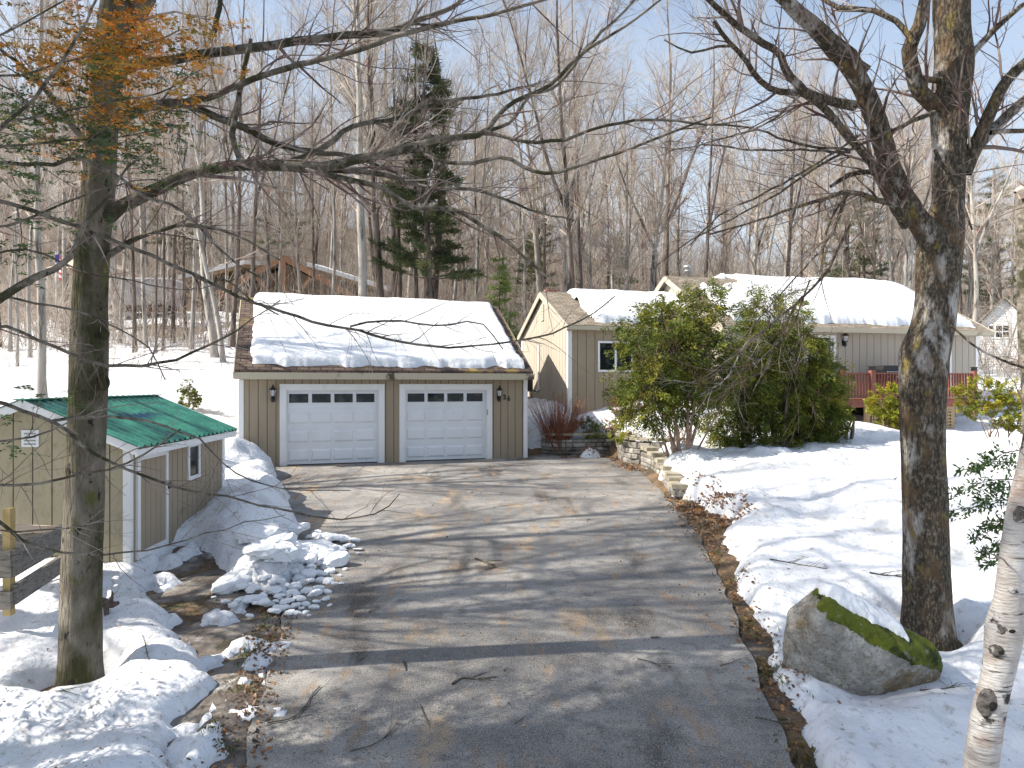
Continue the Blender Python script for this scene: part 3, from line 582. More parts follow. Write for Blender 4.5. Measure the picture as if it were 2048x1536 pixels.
# ---------------------------------------------------------------- shed (ridge runs left-right, eave along its long side)
SF = Frame(-5.52, 10.25, 0, R(92.5))      # u runs back along the long wall, v to the left
SL = 3.7; SW = 2.75; gz = -.44; SE = 1.42; SRr = 2.0
shd = thing('shed', 'tan garden shed with green metal roof behind the left tree', 'shed', (SF.x,SF.y,0), SF.a)
dA, _ = SF.loc(269, 1100); dB, _ = SF.loc(331, 1000); wA, wt_ = SF.loc(377, 892); wB, _ = SF.loc(395, 890); wt2 = SF.loc(386, 893)[1]; wb2 = SF.loc(386, 950)[1]
dtop = SF.loc(300, 902)[1]
wall(shd, 'side_wall', 'siding', 0, SL, -.38, lambda u: SE, [(wA,wB,wb2,wt2)], .2, fp)
wall(shd, 'gable_wall', 'siding_shed', 0, SW, -.38, gab(SW, SE, SRr), [], .27, lambda v, n, w_: (-n, v, w_), peak=SW/2)
wall(shd, 'gable_wall', 'siding_shed', 0, SW, -.38, gab(SW, SE, SRr), [], .27, lambda v, n, w_: (SL+n, v, w_), peak=SW/2)
wall(shd, 'back_wall', 'siding_shed', 0, SL, -.38, lambda u: SE, [], .2, lambda u, n, w_: (u, SW+n, w_))
window(shd, wA, wB, wb2, wt2, 1, fr=.07, v=-.02)
b = MB().box((.06,-.06,-.38), (.0,-.014,SE-.05)); b = MB()
b.box((-.03,-.035,-.36), (.045,-.014,SE-.02)).box((-.035,-.0351,-.36), (-.0141,.075,SE-.02)).box((SL-.1,-.035,-.36), (SL+.03,-.014,SE-.02)).split('corner_board', 'white_trim', shd)
b = MB(); b.box((dA,-.05,-.28), (dA+.09,-.013,dtop)).box((dB-.07,-.05,-.28), (dB,-.013,dtop)).box((dA+.091,-.048,dtop-.1), (dB-.071,-.013,dtop-.001)).box((dA+.091,-.048,-.28), (dB-.071,-.013,-.18)); do = b.build('shed_door', 'white_trim', shd)
b = MB()
nb = 5
for i in range(nb):
    a = dA+.1+(dB-dA-.17)*i/nb; c = dA+.1+(dB-dA-.17)*(i+1)/nb; b.box((a+.006,-.034,-.179), (c-.006,-.02,dtop-.101))
b.build('door_panel', 'siding', do)
MB().box((dB-.03,-.075,.62), (dB+.05,-.051,.72)).build('latch', 'black_metal', do)
b = MB()      # corrugated roof panels
rk = (SRr-SE)/(SW/2)
for side in (0, 1):
    us = np.arange(-.22, SL+.24, .0125); prof = .045*(.5+.5*np.cos(us*2*math.pi/.2))**3
    vs = np.array([-.22, SW/2]) if not side else np.array([SW+.22, SW/2])
    zz = SE+.04+(np.array([-.22, SW/2]))*rk+.02
    U, Vv = np.meshgrid(us, vs); Zz = zz[:,None]+prof[None,:]; b.grid(U, Vv, Zz); b.grid(U, Vv, Zz-.012)
b.box((-.24,SW/2-.1,SRr+.075), (SL+.26,SW/2+.1,SRr+.092)); b.build('roof', 'green_metal', shd)
b = MB().box((-.2,-.2,SE-.16), (SL+.2,-.175,SE-.05)).box((-.17,-.174,SE-.12), (SL+.17,-.015,SE-.10))
for u in (-.2, SL+.18):
    for va in (-.2, SW+.2): b.beam((u+.012, va, SE-.06-.0), (u+.012, SW/2, SRr+.02), .025, .13)
b.build('fascia', 'white_trim', shd)
b = MB().box((-.032,SW/2-.12,1.40), (-.014,SW/2+.12,1.64)); vt = b.build('gable_vent', 'white_trim', shd)
b = MB()
for i in range(4): b.box((-.04,SW/2-.08,1.43+i*.05), (-.0325,SW/2+.08,1.45+i*.05))
b.split('slat', 'util_grey', vt)
MB().box((-.03,.0,-.50), (SL,.1,-.381)).box((-.03,.101,-.50), (.07,SW,-.381)).build('skid', 'timber_new', shd)

# ---------------------------------------------------------------- timber box left of the shed
tb = thing('timber_bed', 'weathered grey timber landing with a paler post in front of the shed', 'timber frame', (-6.2, 8.6, -.6))
def lp(px, py, d): return P(px, py, d)-np.array([-6.2,8.6,-.6])
a0 = lp(24, 1128, 7.9); a1 = lp(165, 1050, 9.9); MB().beam(a0, a1, .05, .30).build('side_board', 'timber_grey', tb)
c0 = lp(-120, 1134, 7.9); MB().beam(c0, a0, .05, .30).build('front_board', 'timber_grey', tb)
MB().beam(lp(28, 1190, 7.95), lp(165, 1100, 9.9), .05, .22).beam(lp(-120, 1205, 7.92), lp(24, 1200, 7.92), .05, .2).build('lower_board', 'timber_grey', tb)
MB().beam(lp(18, 1016, 7.98), lp(18, 1230, 7.98), .085, .085, up=(0,1,0)).build('post', 'timber_new', tb)
MB().beam(lp(-60, 1052, 9.0), lp(140, 1060, 9.6), .04, .09).build('rail', 'timber_pale', tb)
MB().beam(lp(-60, 1085, 9.3), lp(140, 1082, 9.7), .04, .22).build('back_board', 'timber_grey', tb)

# ---------------------------------------------------------------- stone walls
def stone_wall(name, label, path, topz, rng, capthick=.07, step=None):
    path = np.array(path, float); seg = np.linalg.norm(np.diff(path, axis=0), axis=1); cum = np.concatenate([[0], np.cumsum(seg)])
    at = lambda s: np.array([np.interp(s, cum, path[:,0]), np.interp(s, cum, path[:,1])])
    o = path[0]; zb = float(ground(np.array([o[0]]), np.array([o[1]]))[0]); t = thing(name, label, 'stone wall', (o[0],o[1],zb))
    b = MB(); z = -.15; row = 0
    while z < max(topz(s) for s in np.linspace(0, cum[-1], 30)):
        h = rng.choice([.11,.15,.19]); s = -(rng.random()*.2); 
        while s < cum[-1]:
            L = rng.uniform(.2, .46); a = max(s, 0); c = min(s+L, cum[-1]); s += L
            if c-a < .05 or topz((a+c)/2) < z+h*.6: continue
            p = at(a+.006); q = at(c-.006); d = (q-p)/np.linalg.norm(q-p); n = np.array([d[1], -d[0]]); off = rng.uniform(-.012, .018)
            A = p+n*off; B = q+n*off; C = q-n*.25; D = p-n*.25; bev = .018
            V = [(*A, z+.006+bev), (*B, z+.006+bev), (*B, z+h-bev), (*A, z+h-bev)]
            f = [(*(p+n*(off+.03)+d*bev), z+bev*1.6), (*(q+n*(off+.03)-d*bev), z+bev*1.6), (*(q+n*(off+.03)-d*bev), z+h-bev*1.6), (*(p+n*(off+.03)+d*bev), z+h-bev*1.6)]
            g = [(*D, z+.006), (*C, z+.006), (*C, z+h-.002), (*D, z+h-.002)]
            o3 = [(*A, z+.006), (*B, z+.006), (*B, z+h-.002), (*A, z+h-.002)]
            b.add(f+o3+g, [(0,1,2,3),(4,5,1,0),(5,6,2,1),(6,7,3,2),(7,4,0,3),(7,6,10,11),(5,9,10,6),(4,7,11,8)], 0, rng.uniform(.6, 1.25))
        z += h; row += 1
    b.build('masonry', 'stone_block', t, origin=(o[0],o[1],zb), attr=True)
    s = 0; cb = MB(); 
    while s < cum[-1]-.05:
        L = rng.uniform(.28, .42); c = min(s+L, cum[-1]); p = at(s+.004); q = at(c-.004); d = (q-p)/np.linalg.norm(q-p); n = np.array([d[1], -d[0]]); z = topz((s+c)/2)+.02
        z += rng.uniform(0, .012)
        pts = [(*(p+n*.05), z), (*(q+n*.05), z), (*(q-n*.28), z), (*(p-n*.28), z)]; cb.prism(pts, (0,0,capthick)); cb.T[-1] = np.full((8,3), rng.uniform(.75,1.15)); s = c
    cb.build('cap_stone', 'stone_cap', t, origin=(o[0],o[1],zb), attr=True); return t
rr = random.Random(5)
stone_wall('retaining_wall', 'stone block retaining wall beside the garage under the red bush', [(.95,23.1),(1.25,22.85),(1.7,22.75),(2.3,22.85),(2.8,23.0),(3.3,22.95)], lambda s: .62, rr)
stone_wall('retaining_wall', 'curved pale stone block wall at the upper right corner of the drive', [(3.35,22.9),(3.3,21.8),(3.28,20.9),(3.42,20.35),(3.8,20.1),(4.3,20.05),(4.8,20.3),(5.6,20.7),(6.8,21.0)], lambda s: .66, rr)
stone_wall('stepped_wall', 'low stone edging wall stepping down along the right side of the drive', [(3.62,19.75),(3.70,18.6),(3.66,17.4),(3.60,16.3),(3.52,15.4)], lambda s: max(.46-.085*int(s/.75)+.0, .0)-.04*(s>3.4), rr, .1)

# ---------------------------------------------------------------- boulder
def blob(seed, n=48, m=32):
    a = np.linspace(0, 2*math.pi, n, endpoint=False); t = np.linspace(0, math.pi, m); A, Tt = np.meshgrid(a, t)
    D = np.stack([np.sin(Tt)*np.cos(A), np.sin(Tt)*np.sin(A), np.cos(Tt)], -1); return D
def hull(D, planes):    # radius of a convex rock cut by planes
    r = np.full(D.shape[:2], 9.)
    soft = 0
    for (nx,ny,nz,d) in planes:
        nv = np.array([nx,ny,nz]); nv = nv/np.linalg.norm(nv); c = D@nv; rr_ = np.where(c > .05, d/np.maximum(c,.05), 9); soft = soft + np.exp(-rr_*34)
    return -np.log(soft)/34
D = blob(0, 192, 128)
pl = [(.55,.15,1,.42),(.5,-.55,1,.44),(0,-1,.30,.50),(-.25,-1,.05,.52),(.6,-1,.25,.60),(-1,-.35,.05,.62),(-1,.3,.1,.66),(-.8,-.1,1,.66),(1,-.1,.55,.70),(1,.3,.1,.86),(0,1,.1,.5),(-.5,.7,.6,.6),(0,0,-1,.5),(.3,-1,-.5,.52),(-.6,-1,-.5,.55),(.9,-.8,-.3,.72),(.8,-.9,.6,.60)]
r = hull(D, pl); r = r*(1+.05*fbm(D[...,0]*3+D[...,2]*2, D[...,1]*3-D[...,2], 1, 5, 31)) + .012*fbm(D[...,0]*14+D[...,2]*9, D[...,1]*14, 1, 4, 32)
Vb = D*r[...,None]*np.array([1.0,.85,.92])+np.array([.0,0,-.02]); n, m = 192, 128
bc = P(1706, 1288, 7.2); idx = np.arange(n*m).reshape(m, n); q = np.stack([idx[:-1], np.roll(idx[:-1],-1,1), np.roll(idx[1:],-1,1), idx[1:]], -1).reshape(-1,4)[:, ::-1]
bl = thing('boulder', 'large granite boulder with moss and a cap of snow beside the right tree', 'boulder', (bc[0], bc[1], bc[2]-.45))
off = np.array([0,0,.45])
MB().add(Vb+off, q).build('rock', 'rock', bl, smooth=True)
fc = Vb.reshape(-1,3)[q].mean(1)
nb_ = fbm(fc[:,0]*2, fc[:,1]*2+fc[:,2], 2.5, 4, 41)
nb2 = fbm(fc[:,0]*3+fc[:,2], fc[:,1]*3-fc[:,2]*2, 3.5, 4, 47)
mm = (fc[:,2]+.50*fc[:,0]+nb_*.10 > .15) & (fc[:,0] > -.40+nb_*.15) & (nb2 > -.55)
Vm = Vb.reshape(-1,3)*(1+.007+.010*fbm(Vb.reshape(-1,3)[:,0]*20, Vb.reshape(-1,3)[:,1]*20+Vb.reshape(-1,3)[:,2]*9, 1, 3, 44))[:,None]
MB().add(Vm+off, q[mm]).build('moss', 'moss', bl, smooth=True)
ms = (Vb[...,2]+.5*Vb[...,0]+.05*fbm(Vb[...,0]*6, Vb[...,1]*6, 1, 3, 45) > .40) & (Vb[...,0] > -.16)
th_ = np.clip((Vb[...,2]+.55*Vb[...,0]+.28*Vb[...,1]+.10*fbm(Vb[...,0]*6, Vb[...,1]*6, 1, 4, 45)-.26)/.09, -.3, 1); th_ = np.minimum(th_, np.clip((Vb[...,0]+.30+.1*fbm(Vb[...,2]*6, Vb[...,1]*6, 1, 4, 46))/.1, -.3, 1))
th_ = np.minimum(th_, np.clip((.42-Vb[...,0])/.12, -.3, 1))
Vs = Vb + np.array([.0,-.02,1])*((.09+.04*fbm(Vb[...,0]*5, Vb[...,1]*5, 1, 4, 48))*np.sqrt(np.maximum(th_,0))+np.minimum(th_,0)*.12)[...,None]
Vs = np.where(th_[...,None] < 0, Vb*.97, Vs)
so_ = MB().add((Vs.reshape(-1,3)+off), q[(th_.reshape(-1)[q] > -.05).any(1)]).build('boulder_snow', 'snow_clean', origin=(0,0,0), smooth=True); so_.location = bl.location
tag(so_, 'rounded cap of snow melting on top of the mossy boulder', 'snow')

# ---------------------------------------------------------------- branches
def cr(pts, rad, n):
    pts = np.array(pts, float); seg = np.linalg.norm(np.diff(pts, axis=0), axis=1); c = np.concatenate([[0], np.cumsum(seg)]); s = np.linspace(0, c[-1], n)
    t = np.gradient(pts, c, axis=0) if len(pts) > 2 else np.repeat(((pts[1]-pts[0])/c[-1])[None], 2, 0)
    i = np.clip(np.searchsorted(c, s, side='right')-1, 0, len(pts)-2); h = (c[i+1]-c[i])[:,None]; u = ((s-c[i])[:,None])/h
    p = (2*u**3-3*u**2+1)*pts[i]+(u**3-2*u**2+u)*h*t[i]+(-2*u**3+3*u**2)*pts[i+1]+(u**3-u**2)*h*t[i+1]
    return p, np.interp(s, c, rad)
def limb(px, d0, d1, n=None, rng=None, wob=.01):
    ds = np.linspace(d0, d1, len(px)); pts = [P(a, b, d) for (a, b, _), d in zip(px, ds)]; rad = [w_/2/F*d for (_, _, w_), d in zip(px, ds)]
    L = sum(np.linalg.norm(pts[i+1]-pts[i]) for i in range(len(pts)-1)); n = n or max(6, int(L/.12))
    p, r = cr(pts, rad, n)
    if rng is not None: p[1:] += rng.normal(0, wob, p[1:].shape)
    return p, r
def unit(v): return v/(np.linalg.norm(v)+1e-9)
def twig(rng, p0, d, L, r, n, wob, up, tip=.25):
    pts = [p0]; d = unit(d); st = L/(n-1)
    for i in range(n-1):
        d = unit(d+rng.normal(0, wob, 3)+np.array([0,0,up])); pts.append(pts[-1]+d*st)
    return np.array(pts), np.linspace(r, max(r*tip, .0012), n)
def grow(rng, out, p, r, lev, spec):
    """spec[lev] = (count per metre, length lo, hi, angle, radius factor, n, wob, up, sides)"""
    if lev >= len(spec): return
    cpm, lo, hi, ang, rf, n, wob, up, k, t0 = spec[lev]
    L = np.linalg.norm(np.diff(p, axis=0), axis=1).sum(); cnt = rng.poisson(cpm*L*(1-t0))
    for _ in range(cnt):
        t = t0+(1-t0)*rng.random()**.8; f = t*(len(p)-1); i = min(int(f), len(p)-2); q = p[i]+(p[i+1]-p[i])*(f-i); tg = unit(p[i+1]-p[i])
        a = rng.normal(0, 1, 3); a = unit(a-tg*np.dot(a, tg)); an = ang*rng.uniform(.6, 1.3); d = tg*math.cos(an)+a*math.sin(an)
        ll = rng.uniform(lo, hi)*(1-.45*t); rr_ = min(r[i]*rf, ll*.018+.005)*rng.uniform(.6,1)
        c, cr_ = twig(rng, q, d, ll, rr_, n, wob, up); out.append((c, cr_, k)); grow(rng, out, c, cr_, lev+1, spec)

# leaves / needles
def cards(mb, rng, C, Dr, ln, wd, tone, mi=0, flat=0):
    """rhombus leaves at C pointing along Dr"""
    n = len(C); Dr = Dr/(np.linalg.norm(Dr, axis=1, keepdims=True)+1e-9); a = rng.normal(0, 1, (n,3)); 
    if flat: a = a*np.array([1,1,flat])
    S = np.cross(Dr, a); S /= np.linalg.norm(S, axis=1, keepdims=True)+1e-9
    ln = ln*rng.uniform(.6, 1.3, (n,1)); wd = wd*rng.uniform(.6, 1.3, (n,1)); nn = np.cross(Dr, S)*wd*.3
    V = np.stack([C, C+Dr*ln*.5+S*wd+nn, C+Dr*ln, C+Dr*ln*.5-S*wd+nn], 1).reshape(-1,3)
    q = np.arange(n*4).reshape(n,4); tn = np.repeat(tone, 4, axis=0)
    mb.add(V, q, mi, tn); return mb
def tones(rng, n, lo=.6, hi=1.4, warm=.12):
    t = rng.uniform(lo, hi, (n,1)); w_ = rng.normal(0, warm, (n,1)); return np.clip(t*np.hstack([1+w_, 1+w_*.2, 1-w_]), .1, 3)

# ---------------------------------------------------------------- big tree, left
rg = np.random.default_rng(7)
TW = [(6.0, .45, 1.5, .75, .5, 7, .13, .02, 4, .05), (6.4, .22, .6, .75, .6, 5, .16, .03, 3, .1), (4.2, .10, .28, .7, .65, 4, .16, .02, 3, .1)]
lb = P(160, 1372, 7.2)
lt = thing('shade_tree', 'tall mossy bare tree in the snow in front of the shed', 'tree', tuple(lb))
def trunk_tube(px, d, n=60, k=20, flare=.0, rng=rg, bumps=.03):
    pts = [P(a, b, d) for a, b, _ in px]; rad = [w_/2/F*d for *_, w_ in px]; p, r = cr(pts, rad, n)
    th = np.linspace(0, 2*math.pi, k, endpoint=False); A = th[None,:]; H = np.linspace(0, 1, n)[:,None]
    rr_ = r[:,None]*(1+bumps*fbm(np.cos(A)*1.5+H*0+5, np.sin(A)*1.5+H*n*.25, 1, 4, int(rng.integers(99))) + bumps*.6*fbm(np.cos(A)*5, np.sin(A)*5+H*n*.8, 1, 3, 3))
    if flare: rr_ = rr_*(1+flare*np.exp(-H*n/3.)*(1+.5*np.cos(A*3+1)))
    V = np.stack([p[:,0:1]+rr_*np.cos(A), p[:,1:2]+rr_*np.sin(A), np.broadcast_to(p[:,2:3], rr_.shape)], -1)
    i = np.arange(n-1)[:,None]*k; j = np.arange(k)[None,:]; q = np.stack([i+j, i+(j+1)%k, i+k+(j+1)%k, i+k+j], -1).reshape(-1,4)
    return V.reshape(-1,3), q, p, r
tp = [(160,1420,92),(160,1372,86),(161,1320,78),(162,1200,75),(165,1100,73),(169,1000,72),(172,900,70),(176,800,70),(178,700,70),(180,600,64),(185,500,62),(193,420,62),(203,300,56),(208,220,54),(216,150,58),(228,60,62),(243,-30,66)]
V, q, tpnt, trad = trunk_tube(tp, 7.2, 90, 28, .12)
MB().add(V, q).build('trunk', 'bark_left', lt, origin=lb, smooth=True)
LL = [([(205,440,40),(240,415,30),(300,385,28),(400,342,26),(460,332,25),(560,330,24),(640,335,24),(700,322,22),(800,300,18),(870,280,15),(970,262,13),(1010,215,10),(1100,170,9),(1160,110,8),(1240,60,6),(1320,0,5),(1380,-50,4)], 7.2, 6.6),
 ([(970,262,9),(1010,275,8),(1080,285,8),(1130,280,8),(1180,260,7),(1330,240,6),(1420,250,4),(1500,240,3)], 6.7, 6.4),
 ([(225,255,30),(250,235,24),(290,215,20),(350,205,18),(430,232,17),(500,262,16),(560,290,14),(640,305,12),(700,312,9),(790,345,6)], 7.2, 7.6),
 ([(350,205,16),(420,195,14),(500,160,14),(600,130,13),(700,105,12),(800,70,11),(900,45,10),(1000,25,8),(1100,-5,7),(1200,-30,5)], 7.2, 6.5),
 ([(225,150,30),(270,130,22),(330,122,20),(420,105,20),(500,97,20),(600,82,18),(700,70,16),(770,65,15),(850,35,12),(900,18,10),(940,-15,9)], 7.2, 7.8),
 ([(445,-30,10),(438,20,11),(428,60,12),(418,80,10)], 6.9, 6.9), ([(502,78,8),(494,110,10),(484,160,11),(475,220,12),(464,268,14),(478,322,10)], 7.1, 7.1),
 ([(640,345,14),(700,360,12),(760,375,12),(830,415,11),(910,420,10),(960,450,9),(1010,480,8),(1060,525,7),(1100,560,5)], 7.0, 6.6),
 ([(640,340,14),(720,342,13),(780,352,11),(860,375,9),(950,380,8),(1010,400,6),(1060,420,5),(1150,440,4)], 7.1, 7.6),
 ([(830,298,10),(880,322,9),(940,325,9),(1020,318,9),(1060,340,9),(1110,347,8),(1160,330,7),(1230,308,7),(1330,270,6),(1420,235,4)], 6.9, 6.2),
 ([(975,262,9),(1020,245,8),(1060,190,7),(1100,180,7),(1180,90,7),(1230,40,6),(1280,-10,5)], 7.3, 7.8),
 ([(560,330,14),(640,300,14),(700,255,11),(780,240,9),(900,200,8),(980,190,7),(1080,165,5)], 7.2, 7.9),
 ([(225,100,40),(265,40,44),(300,-30,46)], 7.2, 7.3), ([(215,320,20),(150,260,14),(90,180,10),(30,120,8),(-30,80,6)], 7.2, 6.6), ([(200,520,16),(290,470,10),(380,450,8),(470,470,5),(560,520,4)], 7.2, 6.8)]
tb_ = []; fine = []
for px, a, c in LL:
    p, r = limb(px, a, c, rng=rg, wob=.004); r = r*.9; tb_.append((p, r, 10 if r[0] > .04 else 7)); grow(rg, fine, p, r, 0, TW)
MB().tubes(tb_).build('limbs', 'bark_limb', lt, origin=lb, smooth=True)
# crown above the picture
for k in range(14):
    t = k/13; p0 = P(243+t*60, -30, 7.2)+np.array([t*.6,0,t*5.]); a = rg.uniform(0, 6.28); c, r = twig(rg, p0, np.array([math.cos(a), math.sin(a), .7]), rg.uniform(2.5,4.5), .06, 14, .09, .03); fine.append((c, r, 6)); grow(rg, fine, c, r, 0, TW[:2])
c, r = twig(rg, P(300,-30,7.2), np.array([.1,0,1.]), 6, .15, 14, .05, .05, .2); fine.append((c, r, 8)); c, r = twig(rg, P(243,-30,7.2), np.array([-.1,.1,1.]), 6, .15, 14, .05, .05, .2); fine.append((c, r, 8))
MB().tubes(fine).build('twigs', 'bark_twig', lt, origin=lb)
for (px, py, w_) in ((214,668,20),(212,765,26)):     # knots
    D2 = blob(0, 12, 8); q0 = P(px-4, py, 7.12); V = (D2*np.array([.05,.05,.075])*(w_/24)).reshape(-1,3)+q0; i2 = np.arange(96).reshape(8,12); qq = np.stack([i2[:-1], np.roll(i2[:-1],-1,1), np.roll(i2[1:],-1,1), i2[1:]], -1).reshape(-1,4)
    MB().add(V, qq).build('knot', 'bark_left', lt, origin=lb, smooth=True)

# ---------------------------------------------------------------- hemlock whose boughs reach in from the left
rg = np.random.default_rng(17)
hb = np.array([-5.5, 5.0, top(-5.5, 5.0)-.1]); ht = thing('hemlock', 'hemlock with orange and green needles reaching in from the left edge', 'tree', tuple(hb))
c, r = twig(rg, hb, np.array([0,0,1.]), 11, .17, 20, .01, .2, .3); MB().tubes([(c, r, 14)]).build('trunk', 'bark_left', ht, origin=hb, smooth=True)
HL = [([(-60,326,11),(0,325,11),(100,328,11),(145,318,10),(230,350,9),(300,400,8),(340,410,8),(400,455,7),(440,500,6),(480,530,5),(530,560,4)], 5.8, 5.2),
 ([(-60,390,12),(0,402,12),(90,430,12),(200,470,11),(300,512,10),(430,570,9),(480,595,9),(560,622,8),(640,648,8),(700,655,7),(800,685,7),(900,695,6),(970,690,5),(1040,680,5),(1110,665,5),(1180,630,4),(1230,592,3)], 5.6, 5.9),
 ([(700,653,6),(760,641,6),(850,648,5),(890,650,5),(960,645,4),(1005,700,3)], 5.8, 6.1), ([(430,570,5),(440,555,4),(500,600,5),(560,630,4)], 5.7, 6.0),
 ([(-60,795,12),(0,806,11),(60,830,10),(105,842,10),(180,902,9),(240,932,8),(270,945,8),(330,970,7),(400,985,6),(480,1000,6),(560,1020,6),(640,1036,5),(720,1036,4),(780,1010,3),(800,985,2)], 5.2, 5.4),
 ([(105,842,9),(180,834,8),(260,836,7),(310,842,6),(350,860,6),(400,880,5),(450,930,4),(500,960,4),(560,975,3),(700,980,2)], 5.3, 5.8),
 ([(-60,660,9),(0,652,9),(60,675,9),(130,703,9),(200,728,9),(280,732,9),(330,725,8),(400,700,7),(450,675,6),(500,640,4),(560,600,3)], 5.4, 5.6),
 ([(-60,965,8),(0,968,8),(100,965,7),(170,945,6),(230,935,6),(300,900,5),(360,860,4)], 4.9, 5.3),
 ([(-60,1000,10),(0,1045,10),(30,1072,9),(70,1092,8),(130,1105,6),(240,1107,5),(340,1090,4),(440,1060,3),(530,1038,3),(570,1030,2)], 4.6, 4.9),
 ([(-60,640,26),(0,598,22),(60,560,20),(110,540,18),(150,500,13),(170,440,10),(210,400,8),(260,330,6),(310,290,4)], 5.0, 5.3),
 ([(-60,330,9),(0,255,10),(40,225,9),(80,180,9),(110,140,8),(150,80,8),(190,10,6),(200,-20,5)], 5.2, 5.3),
 ([(-60,100,7),(60,40,5),(160,-20,4)], 5.2, 5.2), ([(-60,560,7),(0,590,7),(100,610,6),(200,640,5),(300,700,4),(330,760,3)], 5.3, 5.2),
 ([(-60,460,7),(20,450,7),(120,410,6),(200,380,5),(290,360,4),(380,370,3)], 5.2, 5.4), ([(-60,1060,5),(60,1063,5),(130,1055,4),(180,1050,3)], 4.4, 4.5), ([(-60,880,6),(0,885,6),(80,870,5),(130,850,4),(200,790,3)], 5, 5),
 ([(-60,230,7),(30,240,6),(120,225,5),(240,200,5),(330,180,4),(400,140,3)], 5.6, 5.9), ([(-60,150,7),(40,150,6),(140,120,5),(260,100,5),(360,60,4)], 5.8, 6.2),
 ([(-60,300,8),(40,290,7),(160,280,5),(260,270,4),(360,250,3)], 5.6, 6.0), ([(-60,520,7),(60,500,6),(160,540,5),(260,560,4),(380,580,3),(470,560,2)], 5.6, 6.0)]
HT = [(6.2, .25, .8, .75, .5, 6, .12, -.02, 4, .05), (6.5, .12, .38, .7, .6, 4, .14, -.02, 3, .1)]
tb_ = []; fine = []; nd = MB()
for i, (px, a, c) in enumerate(HL):
    p, r = limb(px, a, c, rng=rg, wob=.005); r = r*.75; tb_.append((p, r, 7)); st = len(fine); grow(rg, fine, p, r, 0, HT)
MB().tubes(tb_).build('boughs', 'bark_limb', ht, origin=hb, smooth=True); MB().tubes(fine).build('twigs', 'bark_twig', ht, origin=hb)
def needle_patch(mb, rng, px0, py0, sx, sy, d, n, ln=.05, wd=.006):
    for _ in range(n):
        c = P(rng.normal(px0, sx), rng.normal(py0, sy), rng.normal(d, .35)); a = rng.uniform(0, 6.28); dr = np.array([math.cos(a), math.sin(a), rng.uniform(-.35,.1)])
        L = rng.uniform(.12, .38); m = int(L/.008); t = rng.random((m,1)); sd = np.cross(dr, [0,0,1.]); C = c+dr*L*t+rng.normal(0,.004,(m,3))
        sg = rng.choice([-1,1], (m,1)); Dd = dr*.5+sd*sg*1.0+rng.normal(0,.25,(m,3)); base = rng.uniform(.6,1.4); tn = tones(rng, m, base*.8, base*1.2, .25)
        cards(mb, rng, C, Dd, ln*(1-.5*t), wd, tn, flat=4)
for (x, y, sx, sy, n, m_) in ((225,90,55,35,60,0),(190,130,45,35,60,0),(300,100,45,30,30,0),(330,50,50,18,24,0),(210,205,35,40,50,0),(330,140,45,20,26,0),(130,110,60,30,36,0),(60,215,50,35,40,1),(120,260,60,30,34,1),(240,300,60,25,40,1),(320,270,50,30,32,1),(170,60,60,30,14,0),(60,400,60,50,40,1),(60,520,50,40,20,1),(30,330,40,40,24,1),(60,800,35,18,12,1),(130,290,40,30,16,0),(300,220,50,30,16,0)):
    if m_ == 0: needle_patch(nd, rg, x, y, sx*1.5, sy*1.3, 6.3, int(n*1.15), .06, .009)
nd.build('needles', 'leaf_orange', ht, origin=hb, attr=True)
nd = MB()
for (x, y, sx, sy, n) in ((60,215,60,35,34),(120,260,70,30,28),(240,300,60,25,30),(320,280,50,30,26),(60,400,60,50,30),(50,520,50,40,16),(30,330,40,40,20),(50,800,40,18,12),(15,890,10,12,4),(260,230,70,50,24),(220,120,60,40,16)): needle_patch(nd, rg, x, y, sx*1.1, sy*1.1, 6.0, int(n*1.3), .055, .007)
tag(nd.build('needles', 'leaf_green', ht, origin=hb, attr=True), 'olive green needles')
nd = MB()
for k in range(300):
    h = rg.uniform(.8, 9.5); a = rg.uniform(0, 6.28); rr_ = rg.uniform(.1, 1.25)*(1-h/14); c = hb+np.array([-.15+rr_*math.cos(a), -.3+rr_*1.5*math.sin(a), h]); m = 110
    if abs(c[0])/c[1] < .86: continue
    dr = np.array([math.cos(a), math.sin(a), -.15]); C = c+rg.normal(0, 1, (m,3))*np.array([.28,.28,.05]); cards(nd, rg, C, dr+rg.normal(0,.6,(m,3))*np.array([1,1,.2]), .09, .012, tones(rg, m), flat=4)
nd.build('crown', 'leaf_green', ht, origin=hb, attr=True)

